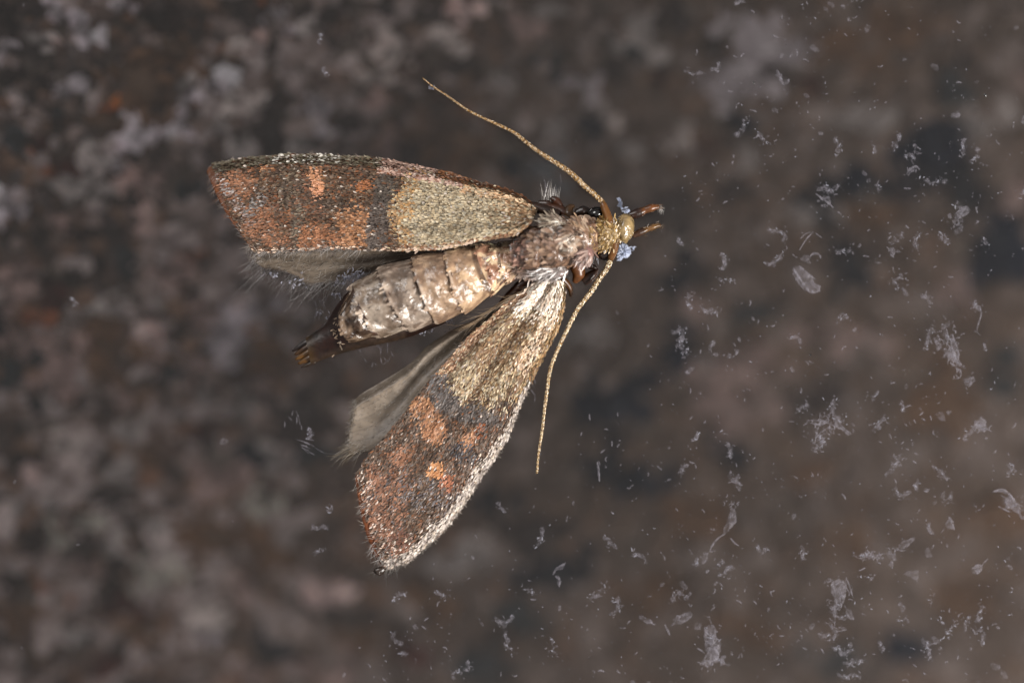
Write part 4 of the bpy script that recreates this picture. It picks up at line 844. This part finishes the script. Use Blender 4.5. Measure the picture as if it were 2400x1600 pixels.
def specks():
    A = Acc(); Fm = Acc(); Br = Acc()
    def dens(x, y):
        xb = np.interp(y, [0, 300, 500, 700, 950, 1100, 1250, 1400, 1600], [1640, 1560, 1500, 1430, 1330, 1180, 1010, 900, 760])
        d = sstep(-60, 260, x - xb); return d
    N = 13000; x = 2500 * R(N) - 20; y = 1680 * R(N) - 40
    q = fnoise(x, y, 120, 77); d = dens(x, y) * (0.25 + 1.1 * sstep(.42, .66, q)) + .006
    keep = R(N) < d * 1.05; x, y = x[keep], y[keep]
    for X, Y in zip(x, y):
        k = R(); s = 0.42 + 1.4 * R() ** 3.5
        if k < .62: dome(A, blob_poly(X, Y, 1.4 * s, 1.2 * s, R() * 3, 5), .02, .1, 0)
        elif k < .84: sliver(A, curl(X, Y, 9 * s, R() * 3.14), .0125 * (0.6 + .6 * s))
        elif k < .93: dome(A, blob_poly(X, Y, 4.2 * s, 2.6 * s, R() * 3, 6), .02, .2, 1)
        elif R() < .4: dome(Fm, blob_poly(X, Y, 8 * s, 5 * s, R() * 3, 8, .3), .012, .14, 2)
    # crumbled clusters
    CL = [(1620,170,20),(1675,170,14),(1830,185,24),(1745,300,30),(1785,325,26),(1965,340,22),(1940,455,34),(2150,370,40),(2180,435,34),(2100,330,24),(2260,340,22),(2240,500,36),(2140,550,30),(1960,600,18),
          (1800,560,30),(1815,628,30),(1700,615,26),(1695,665,24),(1620,700,24),(1645,740,26),(1615,800,36),(1620,840,28),(2100,670,40),(2120,560,22),(2170,705,26),(1960,760,20),(2290,740,24),(1720,830,20),
          (2250,840,20),(2180,790,34),(2220,800,30),(1850,800,20),(1880,950,24),(2320,1010,34),(2060,985,24),(1945,1000,44),(1930,1040,34),(1600,1090,18),(1710,1050,20),(2110,1090,30),(2190,1110,30),(2110,1160,26),
          (1720,1125,26),(1650,1300,20),(1790,1285,24),(1890,1290,20),(2010,1310,24),(2090,1300,24),(1700,1350,22),(2060,1360,22),(1430,1260,20),(1275,1255,24),(1420,1390,34),(1440,1420,26),(1590,1405,34),
          (1180,1460,34),(1170,1500,30),(1290,1510,24),(920,1500,22),(1090,1560,20),(1960,1440,34),(1960,1480,28),(1970,1540,34),(2010,1550,24),(2160,1520,30),(2300,1490,26),(2240,1470,22),(1660,1490,24),
          (1680,1550,24),(1980,1595,30),(1500,1300,24),(2300,1430,24),(2370,1100,20),(1240,1380,20),(1060,1400,18),(945,1400,18),(730,1030,14),(740,1240,22),(760,1290,14),(775,1190,14),(170,700,10),(760,165,8),(750,100,8)]
    for _ in range(110):
        X = 2480 * R() - 20; Y = 1640 * R() - 20
        if R() < dens(X, Y) * (0.25 + 1.2 * sstep(.42, .62, fnoise(X, Y, 120, 77))): CL.append((X, Y, 7 + 13 * R() ** 2))
    for cx, cy, r in CL:
        # each clump wanders along a crooked streak: faint film, dull threads, a few bright points and ridges
        a0 = R() * 3.14 if R() < .4 else 1.25 + .5 * rng.standard_normal(); X = cx - math.cos(a0) * r * .8; Y = cy - math.sin(a0) * r * .8
        steps = int(r * .34) + 3
        for q_ in range(steps):
            a0 += .45 * rng.standard_normal(); X += math.cos(a0) * 4.2; Y += math.sin(a0) * 4.2
            wv = 2.0 + r * .11
            for _ in range(2 + int(R() * 3)):
                x2 = X + wv * rng.standard_normal(); y2 = Y + wv * rng.standard_normal(); k = R(); s = .45 + .8 * R() ** 2
                B_ = Br if R() < .20 else A
                if k < .40: dome(B_, blob_poly(x2, y2, 1.6 * s, 1.2 * s, R() * 3, 5), .03, .1, 0)
                elif k < .85: sliver(B_, curl(x2, y2, 8 * s, a0 + .8 * rng.standard_normal(), rng.normal(0, .7)), .010 * (0.6 + .5 * s))
                else: dome(A, blob_poly(x2, y2, 3.2 * s, 2.1 * s, R() * 3, 7, .35), .03, .16, 1)
            if R() < .40: dome(Fm, blob_poly(X, Y, 5 + 4 * R(), 3 + 3 * R(), a0, 8, .3), .010, .14, 2)
    for _ in range(1500):
        X = 2500 * R() - 20; Y = 1640 * R() - 20
        if R() > dens(X, Y): continue
        s = .30 + .7 * R() ** 3
        if R() < .78: dome(Br, blob_poly(X, Y, 1.25 * s, 1.0 * s, R() * 3, 5), .02, .1, 0)
        else: sliver(Br, curl(X, Y, 8 * s, R() * 3.14), .008)
    # bright bits and loose wing scales round the body
    global ZB
    for cx, cy, r, m, ZB in [(815,652,18,50,.46),(838,645,14,30,.5),(796,662,10,16,.4),(788,690,6,14,.4),(982,774,10,30,.34),(1000,768,22,24,.3),(1050,756,16,14,.2),(745,735,8,10,0.3),(600,600,14,10,0.4),(690,660,20,16,0.3),(1010,205,7,16,0.5),(640,640,20,14,0.3),(780,745,14,12,0.4)]:
        for _ in range(m):
            X = cx + r * .6 * rng.standard_normal(); Y = cy + r * .45 * rng.standard_normal(); s = .5 + .8 * R()
            B_ = Br if R() < .5 else A
            if R() < .5: dome(B_, blob_poly(X, Y, 3.2 * s, 2.4 * s, R() * 3, 6), .06, .2, 1)
            else: sliver(B_, curl(X, Y, 10 * s, R() * 3.14), .018)
    ZB = 0.0
    for cx, cy, m, a0, ln in [(745,715,10,1.5,26),(1240,905,8,1.3,22),(1290,440,8,1.55,22),(890,830,5,1.5,22),(905,810,5,1.2,16),(1060,890,5,1.3,18),(700,1000,7,1.3,18),(722,1045,10,.4,24),(1005,870,5,1.4,14),(860,835,4,1.0,14)]:
        for _ in range(m): sliver(A, curl(cx + 14 * rng.standard_normal(), cy + 14 * rng.standard_normal(), ln * (.5 + .7 * R()), a0 + .3 * rng.standard_normal(), .05), .011)
    o = A.build('residue_specks', M_res); o['kind'] = 'stuff'; o['label'] = 'fine pale specks and slivers of dried residue scattered over the glass'; o['category'] = 'residue'
    o = Fm.build('residue_film', M_film); o['kind'] = 'stuff'; o['label'] = 'thin cloudy residue film in patches on the glass'; o['category'] = 'residue'
    o = Br.build('bright_crumbs', M_resb); o['kind'] = 'stuff'; o['label'] = 'tiny bright white crumbs and slivers dotted over the glass and round the abdomen'; o['category'] = 'residue'
specks()

rng = np.random.default_rng(3); R = rng.random
def flake(label, shapes, mat=None, name='residue_flake', cat='flake'):
    acc = Acc(); c = None
    for s in shapes:
        k = s[0]
        if k == 'poly': dome(acc, s[1], s[2] if len(s) > 2 else .04, .09, 3); c = c if c is not None else np.mean(np.array(s[1], float), 0)
        elif k == 'line': sliver(acc, s[1], s[2], 14); c = c if c is not None else np.mean(np.array(s[1], float), 0)
        elif k == 'crumbs':
            cx, cy, rx, ry, m = s[1:]; c = c if c is not None else np.array([cx, cy])
            for _ in range(int(m * 1.3)):
                X = cx + rx * rng.standard_normal() * .7; Y = cy + ry * rng.standard_normal() * .7
                if R() < .5: dome(acc, blob_poly(X, Y, 2.9 * (.3 + R()), 2.1 * (.3 + R()), R() * 3, 6), .03, .2, 1)
                else: sliver(acc, curl(X, Y, 12 * (.4 + .7 * R()), R() * 3.14, rng.normal(0, .8)), .013)
    o = acc.build(name, mat or M_res)
    loc = P(c[0], c[1], 0); o.data.transform(__import__('mathutils').Matrix.Translation(-Vector(loc))); o.location = loc
    o['label'] = label; o['category'] = cat; o['group'] = 'pale flakes stuck to the glass'
    return o
flake('bright bluish-white wedge-shaped flake touching the lower side of the moth head', [('poly', [(1450,574),(1464,570),(1474,578),(1480,586),(1479,595),(1463,604),(1453,612),(1445,611),(1447,592)], .10), ('line', [(1456,575),(1468,582),(1478,586)], .015), ('crumbs', 1482, 584, 5, 5, 6)], M_white)
flake('curled white flake just above the moth face, beside the upper palp', [('poly', [(1444,464),(1452,462),(1459,474),(1456,484),(1462,490),(1456,492),(1446,482),(1451,474)], .08), ('crumbs', 1467, 494, 6, 5, 7), ('poly', [(1466,488),(1474,490),(1478,498),(1466,500)], .06)], M_white)
flake('long feathery translucent flake, like a petal, right of the moth head', [('poly', [(1857,627),(1876,622),(1905,645),(1925,670),(1922,684),(1900,688),(1880,672),(1864,648)], .04), ('line', [(1860,630),(1876,655),(1898,686)], .03), ('line', [(1858,640),(1872,662),(1888,682)], .022), ('line', [(1872,622),(1896,642),(1912,655)], .014), ('line', [(1866,640),(1880,660),(1892,672)], .018)])
flake('thin straight sliver leaning over a faint film, above the petal-shaped flake', [('line', [(1874,586),(1888,563),(1906,543)], .022), ('line', [(1912,547),(1926,557)], .014), ('line', [(1876,560),(1888,548),(1902,544)], .012)])
flake('small arched flake with a stubby foot, between the straight sliver and the petal-shaped flake', [('line', [(1898,601),(1908,594),(1920,597),(1924,606)], .028), ('poly', [(1888,606),(1896,604),(1902,618),(1894,618),(1889,616)], .05)])
flake('long ragged ribbon of residue slanting down, right of the hooked flake pair', [('poly', [(1712,1186),(1722,1190),(1727,1212),(1716,1236),(1700,1252),(1694,1248),(1703,1224),(1708,1206)], .04), ('line', [(1700,1250),(1682,1262),(1668,1280),(1664,1292)], .03), ('poly', [(1648,1296),(1660,1294),(1660,1304),(1650,1322),(1643,1322),(1645,1310)], .04), ('crumbs', 1712, 1180, 12, 10, 12), ('line', [(1712,1260),(1722,1272),(1732,1278)], .018)])
flake('largest clumped flake, branching, close to the bottom edge of the glass', [('poly', [(1655,1466),(1672,1462),(1678,1490),(1690,1510),(1684,1540),(1670,1556),(1650,1562),(1648,1545),(1662,1535),(1652,1510),(1648,1490)], .04), ('crumbs', 1662, 1555, 14, 14, 22), ('line', [(1655,1500),(1672,1515),(1684,1535),(1672,1550)], .03), ('line', [(1650,1470),(1664,1490),(1680,1498)], .02), ('line', [(1634,1518),(1645,1524),(1652,1530)], .02), ('crumbs', 1672, 1500, 22, 40, 26), ('poly', [(1690,1536),(1702,1536),(1700,1556),(1688,1560)], .03)])
flake('bright curved flake with frayed end, cut by the right edge of the picture', [('line', [(2329,1151),(2348,1148),(2364,1156),(2378,1172)], .045), ('poly', [(2352,1166),(2372,1160),(2390,1180),(2394,1198),(2378,1200),(2356,1190)], .06), ('crumbs', 2374, 1186, 22, 18, 34), ('line', [(2385,1196),(2396,1212),(2410,1208)], .035), ('line', [(2340,1186),(2356,1194),(2368,1200)], .02)])
flake('oblong smooth translucent flake with bright crumbs on it, near the bottom edge', [('poly', [(1571,1466),(1580,1450),(1600,1436),(1618,1432),(1624,1440),(1612,1454),(1594,1464)], .035), ('crumbs', 1590, 1449, 7, 5, 6), ('line', [(1558,1462),(1566,1478),(1570,1488)], .026)])
flake('bean-shaped pale flake with a tail, left of the oblong smooth flake', [('poly', [(1496,1441),(1506,1440),(1514,1450),(1526,1450),(1536,1462),(1522,1462),(1508,1456),(1497,1450)], .04), ('line', [(1524,1456),(1534,1464)], .02)])
flake('faint triangular film flake with crisp edges, in the lower right', [('poly', [(2117,1345),(2130,1336),(2154,1334),(2154,1352),(2153,1368),(2138,1356)], .02)], M_film)
flake('upright wedge flake with a bright right side, right of the slanting ribbon of crumbs', [('poly', [(2223,1208),(2228,1210),(2236,1232),(2238,1242),(2226,1240),(2216,1234)], .03), ('line', [(2224,1210),(2231,1226),(2238,1241)], .02), ('line', [(2214,1238),(2206,1248)], .012)])
flake('broad crumbly cluster with ring-shaped bits, level with the lower antenna tip', [('line', [(1890,985),(1925,986),(1960,1000),(1990,1012)], .014), ('line', [(1925,986),(1915,1010),(1910,1040)], .014), ('crumbs', 1925, 985, 28, 14, 34), ('poly', [(1950,970),(1966,975),(1978,1000),(1996,1016),(1985,1020),(1964,1006),(1955,990)], .03), ('line', [(1903,992),(1920,994),(1940,990)], .025), ('crumbs', 1912, 1030, 18, 22, 26), ('line', [(1926,978),(1936,974),(1942,984),(1932,990),(1925,984)], .014), ('crumbs', 1940, 1008, 14, 8, 20)])
flake('tall ragged streak of residue with two bright ridges, right side of the glass', [('line', [(2190,790),(2214,800),(2238,830),(2242,872)], .013), ('line', [(2232,782),(2237,800),(2245,822),(2246,846)], .032), ('poly', [(2190,795),(2204,790),(2208,812),(2198,820),(2192,808)], .05), ('crumbs', 2210, 796, 26, 26, 40), ('crumbs', 2236, 838, 14, 18, 26), ('crumbs', 2240, 868, 10, 12, 12), ('line', [(2218,770),(2222,792),(2218,812)], .022), ('line', [(2238,862),(2252,870),(2250,884),(2238,888)], .018), ('poly', [(2215,815),(2232,812),(2246,840),(2234,850)], .02)])
flake('compact lumpy flake just below the tall ragged streak', [('poly', [(2258,888),(2270,884),(2282,880),(2286,892),(2278,902),(2270,908),(2260,902)], .05), ('crumbs', 2270, 894, 10, 8, 10)])
flake('pale smear of lumps below the compact lumpy flake', [('line', [(2284,992),(2305,1000),(2326,1012)], .013), ('poly', [(2282,985),(2300,975),(2312,990),(2308,1010),(2290,1012),(2280,1000)], .03), ('crumbs', 2300, 998, 13, 13, 34)])
flake('short upright rod-shaped flake near the lower antenna tip', [('line', [(1400,1083),(1403,1100),(1405,1128)], .030), ('line', [(1398,1085),(1404,1081),(1406,1090)], .012)])
flake('upper of two hook-shaped flakes right of the lower wing tip', [('line', [(1296,1346),(1304,1332),(1314,1326),(1326,1318)], .032), ('poly', [(1302,1334),(1316,1324),(1326,1322),(1318,1334),(1308,1336)], .03)])
flake('lower of two hook-shaped flakes right of the lower wing tip', [('poly', [(1300,1348),(1310,1348),(1316,1362),(1312,1376),(1307,1372),(1306,1360)], .03), ('line', [(1302,1350),(1312,1360),(1310,1376)], .018)])
flake('vertical column of crumbs with a looped thread on top, near the bottom edge', [('crumbs', 1975, 1390, 14, 22, 26), ('poly', [(1950,1360),(1968,1356),(1984,1372),(1978,1410),(1966,1430),(1955,1405)], .014), ('line', [(1983,1352),(1990,1370),(1996,1390),(2000,1400)], .02), ('line', [(1984,1354),(1982,1370),(1992,1392)], .014), ('line', [(1950,1362),(1960,1400),(1958,1440),(1955,1482)], .013), ('crumbs', 1958, 1364, 18, 7, 18), ('crumbs', 1958, 1425, 14, 24, 36), ('poly', [(1978,1415),(1994,1428),(2002,1452),(1994,1452),(1982,1436)], .02), ('crumbs', 1955, 1470, 8, 14, 14)])
flake('ragged pair of streaks joined like a boomerang, below the faint crumbs at lower right', [('poly', [(2104,1284),(2116,1266),(2138,1258),(2146,1260),(2136,1272),(2118,1286)], .03), ('line', [(2100,1282),(2112,1290),(2124,1288)], .018), ('crumbs', 2098, 1290, 10, 5, 8)])
flake('crumbly bridge of bits leading left from the boomerang-shaped streaks', [('line', [(2012,1308),(2035,1304),(2055,1300),(2076,1296)], .014), ('crumbs', 2044, 1302, 22, 6, 34)])
flake('knotty flake with a thin spike pointing up right, near the lower right edge', [('poly', [(2276,1330),(2288,1320),(2300,1322),(2302,1336),(2290,1346),(2278,1344)], .035), ('line', [(2300,1326),(2308,1316),(2316,1308)], .016), ('crumbs', 2290, 1334, 7, 7, 12)])
flake('wavy thin thread with a forked foot, upper right of the tall ragged streak', [('line', [(2296,716),(2300,735),(2294,756),(2290,776),(2298,786)], .02), ('crumbs', 2292, 716, 8, 5, 6), ('line', [(2284,775),(2292,780)], .016)])
flake('bright bent flake on a dark patch, upper right', [('line', [(2124,408),(2134,396),(2146,390),(2156,398)], .03), ('poly', [(2122,408),(2132,398),(2140,402),(2130,414)], .03), ('crumbs', 2140, 398, 12, 6, 8)])
flake('crooked branching flake on a dark patch, left of the bright bent flake', [('line', [(1912,454),(1926,464),(1942,476),(1954,488)], .026), ('line', [(1930,432),(1938,446),(1942,458)], .014), ('poly', [(1928,464),(1944,458),(1948,474),(1940,480)], .03), ('crumbs', 1938, 466, 18, 12, 16)])
flake('open triangular loop of residue, upper right edge', [('poly', [(2236,504),(2252,490),(2266,484),(2272,498),(2262,506),(2246,512)], .02), ('line', [(2232,516),(2240,526),(2256,528)], .022), ('line', [(2238,502),(2252,490),(2266,484),(2274,494)], .016), ('crumbs', 2248, 522, 14, 8, 14)])
flake('comma-shaped lump up and to the right of the petal-shaped flake', [('poly', [(2084,580),(2094,578),(2098,592),(2094,604),(2086,598)], .035), ('line', [(2086,596),(2096,604)], .014), ('crumbs', 2100, 588, 10, 5, 8)])
for (x, y, r, lb) in [(1766,194,2.6,'tiny black mote on the largest pale grey stone patch'), (2309,223,3.4,'round black mote near the top right corner'), (1899,832,2.6,'tiny black mote below the petal-shaped flake')]:
    acc = Acc(); ellipsoid(acc, (0, 0, .012), (r / 100, r / 100, .015), L((12, 10, 10)), 0, 8, 10, bump=.1); o = acc.build('dust_mote', M_eye); o.location = P(x, y, 0)
    o['label'] = lb; o['category'] = 'dust mote'; o['group'] = 'black motes on the glass'
